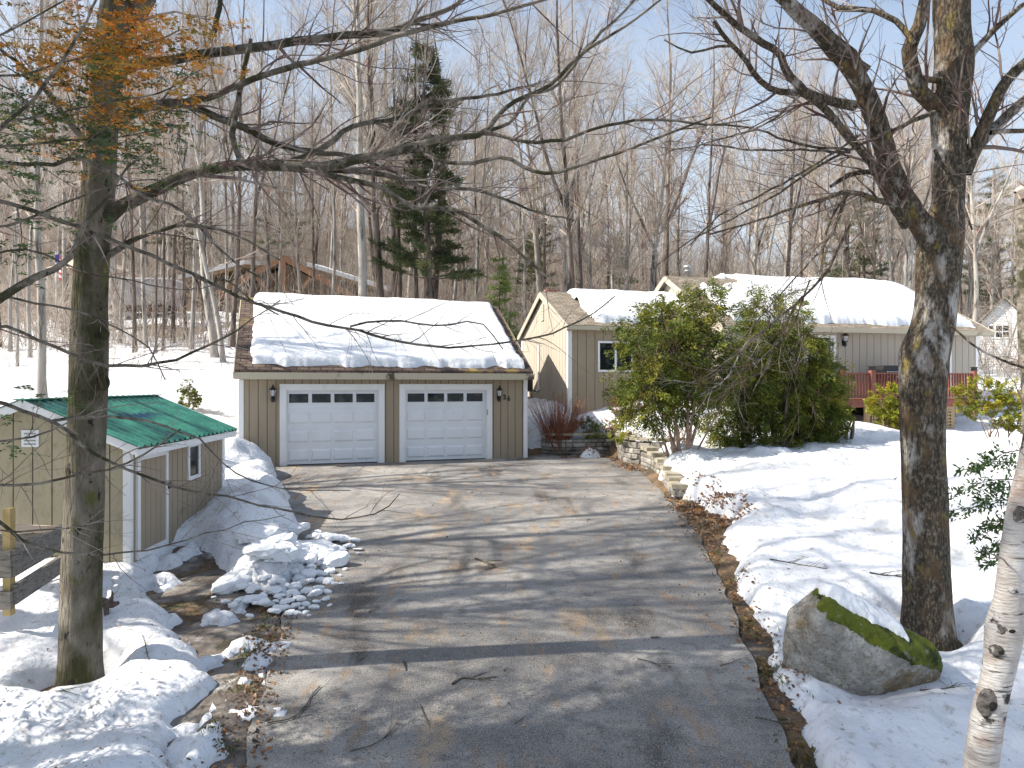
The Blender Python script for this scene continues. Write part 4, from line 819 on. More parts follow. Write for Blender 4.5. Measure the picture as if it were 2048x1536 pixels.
# ---------------------------------------------------------------- big tree, right
rg = np.random.default_rng(27); rbz = P(1855, 1262, 8.4)
rt_ = thing('shade_tree', 'large forked dark-barked tree in the snow beside the boulder', 'tree', tuple(rbz))
tp = [(1857,1330,110),(1855,1262,98),(1854,1200,88),(1852,1100,83),(1850,1000,82),(1846,900,80),(1845,820,82),(1846,750,88),(1850,700,92),(1866,650,80),(1872,600,76),(1876,550,80),(1880,500,84),(1890,450,68),(1896,400,58),(1898,300,60),(1900,200,72),(1908,130,70),(1904,60,66),(1902,-30,66)]
V, q, _, _ = trunk_tube(tp, 8.4, 110, 28, .10); MB().add(V, q).build('trunk', 'bark_right', rt_, origin=rbz, smooth=True)
LF = [([(1885,530,70),(1865,480,60),(1830,430,48),(1800,380,46),(1772,310,44),(1752,240,45),(1722,170,42),(1682,110,42),(1642,68,40),(1600,28,34),(1560,-10,30),(1500,-60,26)], 8.4, 7.4),
 ([(1815,450,30),(1790,410,26),(1770,375,24),(1740,320,21),(1690,268,18),(1650,216,17),(1618,192,20),(1575,145,18),(1560,110,16),(1510,75,16),(1460,40,14),(1420,0,12),(1380,-40,10)], 8.2, 7.0),
 ([(1710,212,24),(1650,200,20),(1600,185,16),(1550,180,14),(1510,150,13),(1485,110,11),(1450,78,10),(1428,42,9)], 7.9, 7.3),
 ([(1735,140,22),(1712,120,18),(1708,105,16),(1680,85,15),(1650,60,14)], 8.1, 8.0),
 ([(1890,225,40),(1862,205,36),(1838,180,34),(1824,140,32),(1820,90,32),(1838,50,28),(1848,0,24),(1855,-50,20)], 8.4, 8.0),
 ([(1925,345,40),(1945,300,34),(1962,268,30),(1985,215,26),(2010,165,24),(2048,128,22),(2100,90,18)], 8.4, 8.1),
 ([(1925,330,36),(1960,285,28),(1985,262,24),(2020,225,22),(2060,190,18),(2120,150,12)], 8.4, 8.9),
 ([(1980,265,12),(2010,262,11),(2060,260,10),(2110,250,8)], 8.3, 8.5), ([(1932,130,18),(1955,95,15),(1990,58,14),(2020,30,12),(2060,0,10),(2100,-20,8)], 8.4, 8.0),
 ([(1868,225,12),(1835,238,11),(1810,250,10),(1782,265,8),(1770,300,6),(1790,330,6)], 8.2, 7.8), ([(1755,345,13),(1720,345,12),(1690,355,11),(1662,372,8)], 8.2, 8.0),
 ([(1800,412,16),(1760,402,13),(1720,388,12),(1690,385,11),(1640,400,9),(1590,415,7),(1520,440,5),(1420,468,4)], 8.2, 7.2), ([(1690,385,9),(1680,430,8),(1665,462,7),(1640,500,5),(1610,535,4),(1560,590,3),(1500,660,3)], 8.0, 7.4),
 ([(1770,265,7),(1700,300,6),(1640,330,6),(1560,385,5),(1480,430,4),(1400,470,3),(1300,540,2)], 7.6, 6.8), ([(1720,270,6),(1620,335,5),(1520,390,5),(1440,430,4),(1380,490,3)], 7.5, 6.7),
 ([(1700,300,6),(1600,290,6),(1500,255,5),(1430,250,4),(1350,262,3)], 7.6, 6.8), ([(1700,305,6),(1600,300,5),(1500,300,5),(1420,290,4),(1340,300,3)], 7.7, 6.9),
 ([(1600,190,7),(1560,230,5),(1500,260,4),(1400,290,3)], 7.6, 6.9), ([(1460,92,7),(1425,95,6),(1380,105,5),(1330,80,3)], 7.2, 7.0),
 ([(1830,90,13),(1800,50,13),(1740,20,12),(1680,15,12),(1640,-5,8)], 8.0, 8.6), ([(1905,160,15),(1860,160,14),(1820,150,12)], 8.4, 8.2),
 ([(1870,300,9),(1890,340,8),(1910,370,7),(1930,420,6),(1945,460,4)], 8.0, 7.7), ([(1640,540,6),(1660,440,6),(1700,385,7)], 7.8, 8.0), ([(1900,650,5),(1960,700,5),(2030,730,6),(2090,745,6)], 8.0, 7.6),
 ([(1660,540,5),(1600,600,5),(1540,650,5),(1490,690,4),(1450,760,4),(1400,790,3)], 7.6, 7.2), ([(1700,450,6),(1640,560,6),(1590,610,5),(1560,680,4),(1520,720,4),(1430,770,3)], 7.6, 7.1), ([(1620,560,4),(1590,640,4),(1540,720,3),(1500,800,3)], 7.4, 7.2)]
tb_ = []; fine = []
for px, a, c in LF:
    p, r = limb(px, a, c, rng=rg, wob=.004); r = r*.88; tb_.append((p, r, 12 if r[0] > .06 else 7)); grow(rg, fine, p, r, 0, TW)
for k in range(12):
    t = k/11; p0 = P(1902, -30, 8.4)+np.array([0,0,t*4.]); a = rg.uniform(0, 6.28); c, r = twig(rg, p0, np.array([math.cos(a), math.sin(a), .7]), rg.uniform(2,4), .06, 14, .09, .03); fine.append((c, r, 6)); grow(rg, fine, c, r, 0, TW[:2])
c, r = twig(rg, P(1902,-30,8.4), np.array([0,0,1.]), 6, .19, 14, .04, .05, .2); tb_.append((c, r, 12))
MB().tubes(tb_).build('limbs', 'bark_right', rt_, origin=rbz, smooth=True); MB().tubes(fine).build('twigs', 'bark_twig', rt_, origin=rbz)

# ---------------------------------------------------------------- birch
rg = np.random.default_rng(37); bz = P(1950, 1660, 4.9); bt = thing('birch', 'leaning white birch trunk at the right edge', 'tree', tuple(bz))
tp = [(1945,1700,70),(1955,1600,62),(1965,1510,60),(1975,1430,60),(1990,1370,56),(2004,1300,62),(2010,1250,66),(2016,1200,50),(2026,1120,48),(2034,1060,46),(2046,1010,54),(2058,940,44),(2075,850,42),(2090,740,42),(2100,600,40),(2110,450,38),(2125,250,34),(2140,0,30)]
V, q, tq, tr_ = trunk_tube(tp, 4.9, 80, 24, .1, bumps=.07); MB().add(V, q).build('trunk', 'birch', bt, origin=bz, smooth=True)
for (px, py, w_, h_) in ((2052,1030,19,24),(2022,1258,22,20),(2000,1300,15,14),(1985,1408,24,40),(2030,1180,9,9)):
    q0 = P(px-6, py, 4.84); bb = MB()
    for rs_, dk_ in ((1, 0), (.55, 1)):
        D2 = blob(0, 20, 14); D2 = D2*(1+.18*fbm(D2[...,0]*3+px, D2[...,2]*3+D2[...,1], 1, 4, 7))[...,None]; i2 = np.arange(280).reshape(14,20)
        bb.add((D2*np.array([w_*rs_/F*4.9*(1 if not dk_ else .7), (.04+.008*dk_), h_*rs_/F*4.9*(.8 if not dk_ else .5)])).reshape(-1,3)+q0-np.array([0,.012*dk_,0]), np.stack([i2[:-1], np.roll(i2[:-1],-1,1), np.roll(i2[1:],-1,1), i2[1:]], -1).reshape(-1,4), dk_)
    bb.build('knot', ['birch_scar', 'dark'], bt, origin=bz, smooth=True)
fine = []; grow(rg, fine, tq, tr_, 0, [(3.2, .4, .9, 1.1, .25, 7, .12, .05, 4, .1), (3.5, .2, .5, .7, .6, 5, .14, .03, 3, .1), (4, .1, .25, .7, .6, 4, .14, .02, 3, .1)])
MB().tubes(fine).build('twigs', 'bark_twig', bt, origin=bz)
# evergreen sapling by the birch
rg = np.random.default_rng(38)
s0 = P(2075, 1500, 5.9); s0[2] = top(s0[0], s0[1])-.05; st = thing('hemlock_sapling', 'small green sapling whose leafy sprays hang left of the birch', 'sapling', tuple(s0))
p, r = cr([s0, P(2080,1250,5.9), P(2072,1050,5.85), P(2060,900,5.8)], [.02,.016,.012,.005], 16); T2 = [(p, r, 6)]; lf = MB()
for (a, b_, c, d_) in ((2060,930,1925,940),(2060,960,1910,985),(2060,1000,1905,1030),(2065,1040,1950,1075),(2065,1080,1960,1110),(2065,1110,1975,1130),(2062,900,1960,935),(2065,1060,1985,1050),(2060,980,1960,1005)):
    pp, r2 = cr([P(a,b_,5.85), P((a+c)/2,(b_+d_)/2-12,5.8), P(c,d_,5.75)], [.006,.004,.0015], 14); T2.append((pp, r2, 4))
    for k in range(3, 14):
        for j in range(3):
            L = .14*(1-k/22); dd = np.array([rg.uniform(-1,.1), rg.uniform(-.6,.6), rg.uniform(-.9,.5)]); m = 7
            t = np.linspace(.2,1,m)[:,None]; cards(lf, rg, pp[k]+unit(dd)*L*t, dd+rg.normal(0,.7,(m,3)), .045, .009, tones(rg, m), flat=2)
MB().tubes(T2).build('stem', 'bark_twig', st, origin=s0); lf.build('leaves', 'leaf_green', st, origin=s0, attr=True)

# ---------------------------------------------------------------- arborvitae and shrubs
def clump_shrub(name, label, cat, base, lobes, n_clump, leaf, seed, per=55, ln=.10, wd=.022, stems=(), mstem='brown_stem', group=None, droop=-.25, cs=.20):
    rng = np.random.default_rng(seed); t = thing(name, label, cat, tuple(base), 0, group); lf = MB(); tw = []; n_clump = int(n_clump*.8); per = int(per*1.7); ln = ln*.72; wd = wd*.62
    vol = np.array([l[3]*l[4]*l[5] for l in lobes])**(2/3); vol = vol/vol.sum()
    for li, (cx, cy, cz, sx, sy, sz) in enumerate(lobes):
        for _ in range(int(n_clump*vol[li])+1):
            d = unit(rng.normal(0, 1, 3)); rad = rng.uniform(.5, 1.25)**.6; c = np.array([cx,cy,cz])+d*np.array([sx,sy,sz])*rad
            if c[2] < .02: continue
            out = unit(d*np.array([1,1,.4])+np.array([0,0,droop])+rng.normal(0,.25,3)); m = per; size = cs*rng.uniform(.6, 1.4); base_t = rng.uniform(.65, 1.35)
            side = unit(np.cross(out, rng.normal(0,1,3)))
            a = rng.random((m,1)); b_ = rng.uniform(-1,1,(m,1))*(1-a*.75); nrm = np.cross(out, side)
            C = c+out*size*1.6*a+side*size*b_*.8+nrm*rng.normal(0,.15,(m,1))*size; Dd = out*1.+side*b_*1.2+np.array([0,0,-.2])+rng.normal(0,.35,(m,3))
            cards(lf, rng, C, Dd, ln, wd, tones(rng, m, base_t*.8, base_t*1.2, .12))
            if rng.random() < .35:
                p0 = np.array([cx*.7,cy*.7,max(c[2]-sz*.6,.2)]); tw.append((*cr([p0, (p0+c)/2+np.array([0,0,.1]), c], [.014,.009,.004], 7), 4))
    for pts, r0, r1 in stems:
        tw.append((*cr(pts, np.linspace(r0, r1, len(pts)), 14), 7))
    MB().tubes(tw).build('stems', mstem, t, smooth=True); lf.build('foliage', leaf, t, attr=True); return t
def gpt(x, y): return np.array([x, y, top(x, y)-.06])
B1 = gpt(4.15, 17.6)
def loc3(px, py, d, B): return P(px, py, d)-B
lob = []
for (px, py, sx, sy, d) in ((1330,700,62,85,17.4),(1395,640,55,50,17.8),(1290,740,48,62,17.2),(1310,800,60,40,17.3),(1400,720,60,70,17.7),(1350,650,50,45,17.6),(1440,740,36,60,18.0),(1380,790,60,40,17.5),(1415,600,24,26,17.8),(1270,640,20,20,17.2)):
    c = loc3(px, py, d, B1); lob.append((c[0], c[1], c[2], sx/F*d, .75*max(sx,sy)/F*d*.9, sy/F*d))
st1 = []
rq = np.random.default_rng(4)
for (x0, x1, y1, w_) in ((1345,1290,830,.045),(1350,1320,780,.05),(1420,1330,760,.06),(1432,1380,740,.06),(1425,1420,720,.05),(1440,1460,780,.035),(1350,1265,800,.022),(1352,1360,760,.04),(1420,1300,800,.03),(1436,1400,700,.05)):
    a = loc3(x0-0 if x0 < 1400 else x0-60, 925, 17.3, B1); a[2] = min(a[2], .0)-.1; c = loc3(x1, y1, 17.6, B1); m = (a+c)/2+np.array([rq.uniform(-.1,.1),0,.1]); st1.append(([a, a*.6+m*.4+rq.normal(0,.03,3), m, c], w_, w_*.35))
clump_shrub('arborvitae', 'tall arborvitae with bare reddish stems above the curved stone wall', 'evergreen', B1, lob, 900, 'leaf_arbor', 51, stems=st1, ln=.11, wd=.022, group='arborvitae in front of the house', cs=.26)
rq = np.random.default_rng(5)
for i, (bx, by, lobs, lbl, ncl) in enumerate((
    (6.6, 18.9, ((1490,760,45,75),(1500,850,60,45),(1478,740,24,40),(1455,840,35,50),(1515,715,28,50)), 'dark arborvitae in the middle of the evergreen clump', 520),
    (7.6, 19.2, ((1545,650,48,60),(1570,740,65,80),(1592,700,40,60),(1560,840,55,55),(1520,620,28,30),(1610,790,50,60)), 'tallest right-hand arborvitae hiding part of the house front', 720),
    (8.6, 19.3, ((1632,810,38,55),(1640,775,22,55),(1635,860,36,38),(1620,870,40,30)), 'low spreading arborvitae nearest the red deck', 380))):
    B = gpt(bx, by); L_ = []
    for (px, py, sx, sy) in lobs: c = loc3(px, py, by, B); L_.append((c[0], c[1], c[2], sx/F*by, max(sx,sy)/F*by*.75, sy/F*by))
    ss = []
    for k in range(9):
        a = np.array([rq.uniform(-.6,.6), rq.uniform(-.3,.3), -.1]); c = np.array([a[0]*1.2+rq.uniform(-.2,.2), a[1], rq.uniform(1.5,2.6)*(1 if i < 2 else .35)]); ss.append(([a, (a+c)/2+rq.normal(0,.05,3), c], .05, .02))
    clump_shrub('arborvitae', lbl, 'evergreen', B, L_, ncl, 'leaf_arbor', 60+i, stems=ss, ln=.11, wd=.020, mstem='bark_dark', group='arborvitae in front of the house', cs=.27)
# golden globe shrubs by the deck
for i, (px, py, d, lobs, lbl) in enumerate(((1775,870,21.5,((1775,805,24,28),(1790,830,22,24),(1760,815,16,20),(1785,850,20,12)), 'yellow-green shrub in front of the deck lattice, left of the big trunk'),
                                (1985,865,20.5,((1960,790,34,28),(2000,795,36,25),(2030,830,28,30),(1985,830,36,16),(1935,800,14,22),(2040,850,20,10)), 'yellow-green shrub at the right end of the deck'))):
    x = (px-1024)/F*d; B = gpt(x, d); L_ = []
    for (a, b_, sx, sy) in lobs: c = loc3(a, b_, d, B); L_.append((c[0], c[1], c[2], sx/F*d, max(sx,sy)/F*d*.8, sy/F*d))
    ss = [([np.array([rq.uniform(-.15,.15),0,-.1]), np.array([rq.uniform(-.2,.2),0,.3]), np.array([rq.uniform(-.4,.4),rq.uniform(-.2,.2),.8])], .02, .01) for _ in range(7)]
    clump_shrub('golden_shrub', lbl, 'shrub', B, L_, 190, 'leaf_gold', 80+i, stems=ss, ln=.10, wd=.025, cs=.14, per=50, group='yellow-green shrubs by the deck', droop=.3)
# little arborvitae in the snow
B = gpt(-10.0, 22.0)
clump_shrub('young_arborvitae', 'small upright evergreen standing alone in the snow behind the shed', 'evergreen', B, [(0,0,.35,.22,.22,.3),(0,0,.6,.16,.16,.3),(0,0,.85,.09,.09,.2)], 90, 'leaf_arbor', 91, ln=.07, wd=.02, cs=.10, per=40)
# low evergreens at the wall
for (x, y, sx, sz, lbl, lf_, nm) in ((3.0,22.95,.5,.18,'dark juniper sprawling over the stone wall beside the garage','leaf_arbor','juniper'),(3.5,20.7,.38,.12,'yellow-green groundcover on top of the curved stone wall','leaf_gold','groundcover_plant'),
                        (2.35,23.35,.28,.38,'small dark shrub behind the red-stemmed bush','leaf_arbor','small_shrub'),(3.6,23.7,.25,.45,'thin leaning evergreen against the house wall','leaf_arbor','small_shrub')):
    B = np.array([x, y, max(top(x, y), .62 if y > 22.8 or y < 21 else 0)]); clump_shrub(nm, lbl, 'shrub', B, [(0,0,sz*.5,sx,.3,sz)], 60, lf_, int(x*100), ln=.08, wd=.02, cs=.12, per=40)
B = gpt(3.75, 19.3); clump_shrub('yellow_sprig', 'yellow-leaved sprig at the lower left of the tall arborvitae', 'shrub', P(1268,850,18.2), [(0,0,.1,.3,.2,.14)], 26, 'leaf_gold', 5, ln=.08, wd=.02, cs=.12, per=36)
# red twig bushes
def twig_bush(base, h, spread, n, seed, lbl, m='red_stem', nm='red_stemmed_bush'):
    rng = np.random.default_rng(seed); t = thing(nm, lbl, 'bush', tuple(base)); o = []
    for _ in range(n):
        a = rng.uniform(0, 6.28); s = rng.random()**.7*spread; c, r = twig(rng, np.array([rng.normal(0,.1),rng.normal(0,.08),-.05]), np.array([math.cos(a)*s, math.sin(a)*s*.6, h*.9]), h*rng.uniform(.6,1.15), .011, 8, .07, .02, .3); o.append((c, r, 4)); grow(rng, o, c, r, 0, [(4.0, .15, .5, .45, .6, 5, .08, .04, 3, .3)])
    MB().tubes(o).build('stems', m, t); return t
twig_bush(gpt(1.5, 22.95)+np.array([0,0,.25]), 1.75, 1.25, 210, 3, 'bare red-stemmed bush on the stone wall at the house corner')
twig_bush(gpt(3.7, 23.4), 1.1, .7, 50, 6, 'thin bare reddish bush under the house window')
twig_bush(gpt(4.3, 18.4), 1.2, 1.2, 30, 9, 'grey twiggy growth around the arborvitae stems', 'brown_stem', 'twiggy_bush')

# ---------------------------------------------------------------- forest
BK = ['bark_far']
def proto_tree(seed, H, r0, h0, spec, leanx=0, nl=16, ml=(3,5.5), wide=.75, double=False):
    rng = np.random.default_rng(seed); tr = []; cw = []
    p, r = twig(rng, np.zeros(3), np.array([leanx,0,1.]), H, r0, 22, .035, .06, .12); r[0] *= 1.25; tr.append((p, r, 8))
    if double:
        i = 8; q, r2 = twig(rng, p[i], np.array([rng.choice([-1,1])*.5,0,1.]), H*.6, r[i]*.75, 16, .05, .05, .12); tr.append((q, r2, 7))
    for pp, rr_ in [(a, b_) for a, b_, _ in tr]:
        for _ in range(nl):
            t = rng.uniform(h0, .97); f = t*(len(pp)-1); i = min(int(f), len(pp)-2); q = pp[i]; a = rng.uniform(0, 6.28); el = rng.uniform(.35, 1.2)
            d = np.array([math.cos(a)*math.cos(el)*wide, math.sin(a)*math.cos(el)*wide, math.sin(el)]); L = rng.uniform(*ml)*(1.1-t*.75)
            c, cr_ = twig(rng, q, d, L, min(rr_[i]*.55, .05), 9, .11, .05, .2); cw.append((c, cr_, 5)); grow(rng, cw, c, cr_, 0, spec)
    a = MB().tubes(tr).build('trunk', BK[0], smooth=True); b = MB().tubes(cw).build('crown', 'twig_far'); return a, b
FS = [(4.2, .8, 2.2, .65, .55, 6, .12, .06, 4, .1), (4.4, .35, 1.05, .6, .6, 5, .12, .05, 3, .1), (4.4, .2, .55, .6, .7, 3, .12, .04, 3, .15)]
protos = []
for i, (H, r0, h0, nl, ml, dbl) in enumerate(((17,.15,.30,26,(3,5.5),False),(19,.19,.36,26,(3.5,6.5),True),(15,.11,.34,20,(2.2,4.5),False),(20,.21,.34,28,(4,7),True),(13,.08,.3,17,(1.5,3.5),False),(18,.16,.4,24,(3,6),True),(16,.13,.25,24,(2.5,5),False),(22,.24,.32,30,(4,7.5),True))):
    BK[0] = 'bark_dark' if i in (1,3,6) else 'bark_far'; protos.append((proto_tree(100+i, H, r0, h0, FS, [0,.05,-.04,.02,.08,-.06,0,.03][i], nl, ml, double=dbl), H, r0))
sap = []
for i in range(3): sap.append((proto_tree(200+i, 7+i, .04, .2, FS[1:], .05*(i-1), 16, (.9,2.0)), 7+i, .04))
def link_copy(src, root):
    for o in src:
        c = o.copy(); sc.collection.objects.link(c); c.parent = root
used = set(); rf = np.random.default_rng(77)
def zone(px):
    return 'on the snowy slope behind the shed' if px < 470 else 'rising behind the garage roof' if px < 1000 else 'rising behind the lower house roof' if px < 1340 else 'rising behind the higher house roof' if px < 1900 else 'beside the white house at the right edge'
def put_tree(px, d, rad_px=None, proto=None, name='bare_tree', lean=None, sc_=None):
    x = (px-1024)/F*d; z = top(x, d)-.15
    pool = protos if proto is None or proto >= 0 else sap
    i = int(rf.integers(len(pool))) if proto is None or proto < 0 else proto; (ms, H, r0) = pool[i]
    s = sc_ or rf.uniform(.85, 1.15); rs = s if rad_px is None else (rad_px/2/F*d)/r0
    size = 'sapling' if pool is sap else ('thick' if r0*rs > .17 else 'slender' if r0*rs < .12 else 'medium')
    dist = 'near' if d < 40 else 'far'
    lbl = f'{"thin bare sapling" if size == "sapling" else size+" bare grey-brown tree"} {zone(px)}, {dist} in the woods'
    t = thing(name if size != 'sapling' else 'bare_sapling', lbl, 'tree', (x, d, z), rf.uniform(0, 6.28), 'bare trees of the woods, '+lbl)
    t.scale = (rs if rad_px else s, rs if rad_px else s, s)
    if rad_px and rs > 1.6*s: t.scale = (1.6*s, 1.6*s, s)
    if lean: t.rotation_euler = (0, 0, 0)
    link_copy(ms, t); return t
# trees one can single out on the left slope: (px, distance, width px)
for (px, d, w_) in ((85,19.5,17),(165,30,12),(60,31,8),(270,33,9),(292,34,9),(326,32,6),(345,36,9),(383,33,9),(312,31,5),(430,29,16),(447,28,12),(372,37,8),(240,36,8),(20,34,8),(128,40,9),(210,38,7),(405,40,7),(465,34,10),(35,27,6),(0,36,9),(190,44,8),(455,42,7),(110,46,8),(330,45,7),(290,48,7)):
    put_tree(px, d, w_)
# distinct trunks behind garage and house
for (px, d, w_, pr) in ((505,31,11,3),(600,38,8,0),(668,36,8,5),(735,31,20,7),(765,33,18,3),(795,34,12,1),(835,33,10,3),(860,34,20,3),(905,40,9,0),(945,36,9,5),(1010,44,8,0),(1148,30.5,16,3),(1128,33,10,5),(1165,36,9,1),(1190,38,9,0),
                    (1060,40,7,2),(1085,44,8,6),(1235,40,8,2),(1262,38,10,0),(1300,39,12,5),(1340,40,14,1),(1362,44,8,6),(1410,36,10,1),(1440,46,8,0),(1498,42,12,5),(1515,40,9,2),(1570,40,10,3),(1600,44,8,6),(1650,45,8,0),(1700,44,12,3),(1740,42,8,1),(1800,40,10,5),(1830,40,8,2),(1950,33,11,5),(1938,42,9,0),(1920,48,9,1),(1985,50,8,0),(2030,40,8,2),(630,44,7,6),(560,42,7,0),(540,48,9,3)):
    put_tree(px, d, w_, pr)
for k in range(165):
    d = rf.uniform(40, 95) if k < 95 else rf.uniform(85, 124); px = rf.uniform(-40, 2090)
    if 380 < px < 760 and d < 62: d += 24
    if px > 1890 and d < 50: d += 20
    put_tree(px, d)
for k in range(55):
    d = rf.uniform(31, 60); px = rf.uniform(0, 2060)
    if (380 < px < 760 or px > 1890) and d < 60: continue
    put_tree(px, d, None, -1)
for k, (x, y, pr) in enumerate(((-10.5,5.2,1),(-9.6,7.6,6),(-13,10.2,3),(-12.0,3.4,7),(-15,12.4,2),(-8.2,2.6,0),(-9,4.2,3),(-16,15,3),(-13,7,7),(-10.6,9,0))):
    t = thing('bare_tree', f'{["forked","spreading","tall straight","wide-crowned","distant","slim","leafless","broad","gnarled","stout","twisted","lofty","crooked"][k]} bare tree standing outside the left edge, casting shade on the drive', 'tree', (x, y, top(x, y)-.1), k*1.1)
    t.scale = (1.0,1.0,[1.0,.85,1.15,.9][k % 4]); link_copy(protos[pr][0], t)
for (ms, _, _) in protos+sap:
    for o in ms: bpy.data.objects.remove(o)
# thicket: sticks and brush that nobody could count
rk_ = np.random.default_rng(5); T3 = []
for k in range(20000):
    d = rk_.uniform(34, 75) if k % 5 < 2 else rk_.uniform(62, 128); px = rk_.uniform(-60, 2110); x = (px-1024)/F*d
    T3.append((x, d))
xy = np.array(T3); zz = ground(xy[:,0], xy[:,1]); T4 = []
for (x, y), z in zip(T3, zz):
    if -26 < x < -9 and 40 < y < 62: continue
    h = rk_.uniform(1.2, 5.5)+max(0,(y-55)/66)*rk_.uniform(0,8); c, r = twig(rk_, np.array([x,y,z-.1]), np.array([rk_.normal(0,.22),rk_.normal(0,.22),1]), h, rk_.uniform(.012,.035), 6, .08, .03, .3); T4.append((c, r, 3))
    for _ in range(6):
        i = rk_.integers(1, 5); q, r2 = twig(rk_, c[i], np.array([rk_.normal(0,1),rk_.normal(0,1),rk_.uniform(.2,1.2)]), h*rk_.uniform(.2,.5), r[i]*.6, 4, .12, .03, .3); T4.append((q, r2, 3))
tag(MB().tubes(T4).build('thicket', 'twig_far'), kind='stuff', label='dense bare undergrowth filling the woods on the hillside', cat='undergrowth')
# low brush on the left slope
T4 = []
for k in range(260):
    d = rk_.uniform(25, 40); px = rk_.uniform(-20, 470); x = (px-1024)/F*d; z = top(x, d) if k % 4 == 0 else float(ground(np.array([x]), np.array([d]))[0])+.25
    for _ in range(3):
        c, r = twig(rk_, np.array([x,d,z-.05]), np.array([rk_.normal(0,.5),rk_.normal(0,.5),1]), rk_.uniform(.4,1.5), .008, 5, .12, .0, .3); T4.append((c, r, 3)); grow(rk_, T4, c, r, 0, [(3, .15, .4, .7, .7, 4, .15, 0, 3, .2)])
tag(MB().tubes(T4).build('brush', 'twig_far'), kind='stuff', label='thin dry brush poking through the snow behind the shed', cat='undergrowth')

# evergreens in the woods
def pine(px, d, H, r0, h0, w_, leaf, seed, lbl, nw=26, per=1.0, nm='pine_tree', cone=False):
    rng = np.random.default_rng(seed); x = (px-1024)/F*d; z = top(x, d)-.15; t = thing(nm, lbl, 'tree', (x,d,z)); tr, rr_ = twig(rng, np.zeros(3), np.array([0,0,1.]), H, r0, 18, .015, .1, .12)
    MB().tubes([(tr, rr_, 8)]).build('trunk', 'bark_dark', t, smooth=True); lf = MB(); bt_ = []
    for k in range(nw):
        tt = h0+(1-h0)*(k+rng.random())/nw; zc = tt*H; rad = w_*((1-tt)/(1-h0))**(.9 if cone else .45)*rng.uniform(.5,1.15)+.15
        for j in range(rng.integers(3,6)):
            a = rng.uniform(0, 6.28); p0 = np.array([np.interp(zc, tr[:,2], tr[:,0]), np.interp(zc, tr[:,2], tr[:,1]), zc]); dr = np.array([math.cos(a), math.sin(a), rng.uniform(-.1,.35)]); L = rad*rng.uniform(.6,1.1)
            c, r = twig(rng, p0, dr, L, .03, 6, .07, .02, .2); bt_.append((c, r, 4)); m = int(110*per*max(L,.4)); f = .3+.7*rng.random(m)**.7
            C = np.stack([np.interp(f, np.linspace(0,1,6), c[:,i]) for i in range(3)], -1)+rng.normal(0,.13,(m,3))*np.array([1,1,.4]); bt0 = rng.uniform(.7,1.3)
            cards(lf, rng, C, dr+rng.normal(0,.6,(m,3))+np.array([0,0,.25]), .22 if not cone else .2, .02, tones(rng, m, bt0*.8, bt0*1.2, .1))
    MB().tubes(bt_).build('branches', 'bark_dark', t); lf.build('crown', leaf, t, attr=True); return t
pine(858, 32.5, 15.2, .24, .3, 2.3, 'leaf_pine', 1, 'tall dark pine rising above the centre of the garage roof', 34, 1.8)
pine(1085, 52, 13, .2, .15, 2.6, 'leaf_pine', 2, 'spire-topped spruce above the gap between garage and house', 28, 1.1, cone=True)
pine(995, 36, 5.8, .07, .08, 1.6, 'leaf_bright', 3, 'bright green young pine right of the garage roof', 20, 1.0, cone=True)
pine(1690, 55, 14, .25, .3, 3.2, 'leaf_pine', 4, 'pine seen between the fork limbs of the big right tree', 24, .8)
pine(1730, 48, 11, .2, .3, 2.8, 'leaf_pine', 5, 'pine crown just left of the big right trunk', 20, .8)
pine(2000, 58, 15, .25, .1, 3.4, 'leaf_pine', 6, 'dark pine behind the white house', 30, 1.1)
pine(1945, 66, 13, .25, .1, 3.0, 'leaf_pine', 7, 'dull green pine between the big trunk and the white house', 24, .8)
pine(360, 62, 13, .25, .3, 3.0, 'leaf_pine', 8, 'loose pine above the snowy slope, left of the garage', 20, .6)
pine(560, 66, 13, .25, .3, 3.0, 'leaf_pine', 9, 'pine behind the timber-framed house', 20, .6)
pine(905, 60, 11, .25, .3, 2.8, 'leaf_pine', 10, 'smaller pine right of the tall dark pine', 18, .6)
pine(1240, 64, 9, .2, .2, 2.6, 'leaf_pine', 11, 'low pine above the lower house roof', 18, .6)
# broken snag right edge
q = P(2055, 900, 14); sg = thing('snag', 'broken mossy tree trunk at the right edge in front of the white house', 'tree', (q[0],14,top(q[0],14)-.1))
rq2 = np.random.default_rng(3); o_ = np.array(sg.location)
pp = [(2074,1010,44),(2070,900,40),(2066,800,38),(2060,700,38),(2056,600,36),(2052,500,36),(2054,430,38),(2060,380,26),(2066,366,6)]
V, qd, tt, rr2 = trunk_tube(pp, 14, 50, 16, .1, rq2, .10); MB().add(V, qd).build('trunk', 'bark_limb', sg, origin=o_, smooth=True)
MB().tubes([(*limb([(2056,395,30),(2042,380,18),(2030,385,6)], 14, 13.9, 8), 8)]).build('stub', 'timber_pale', sg, origin=o_, smooth=True)

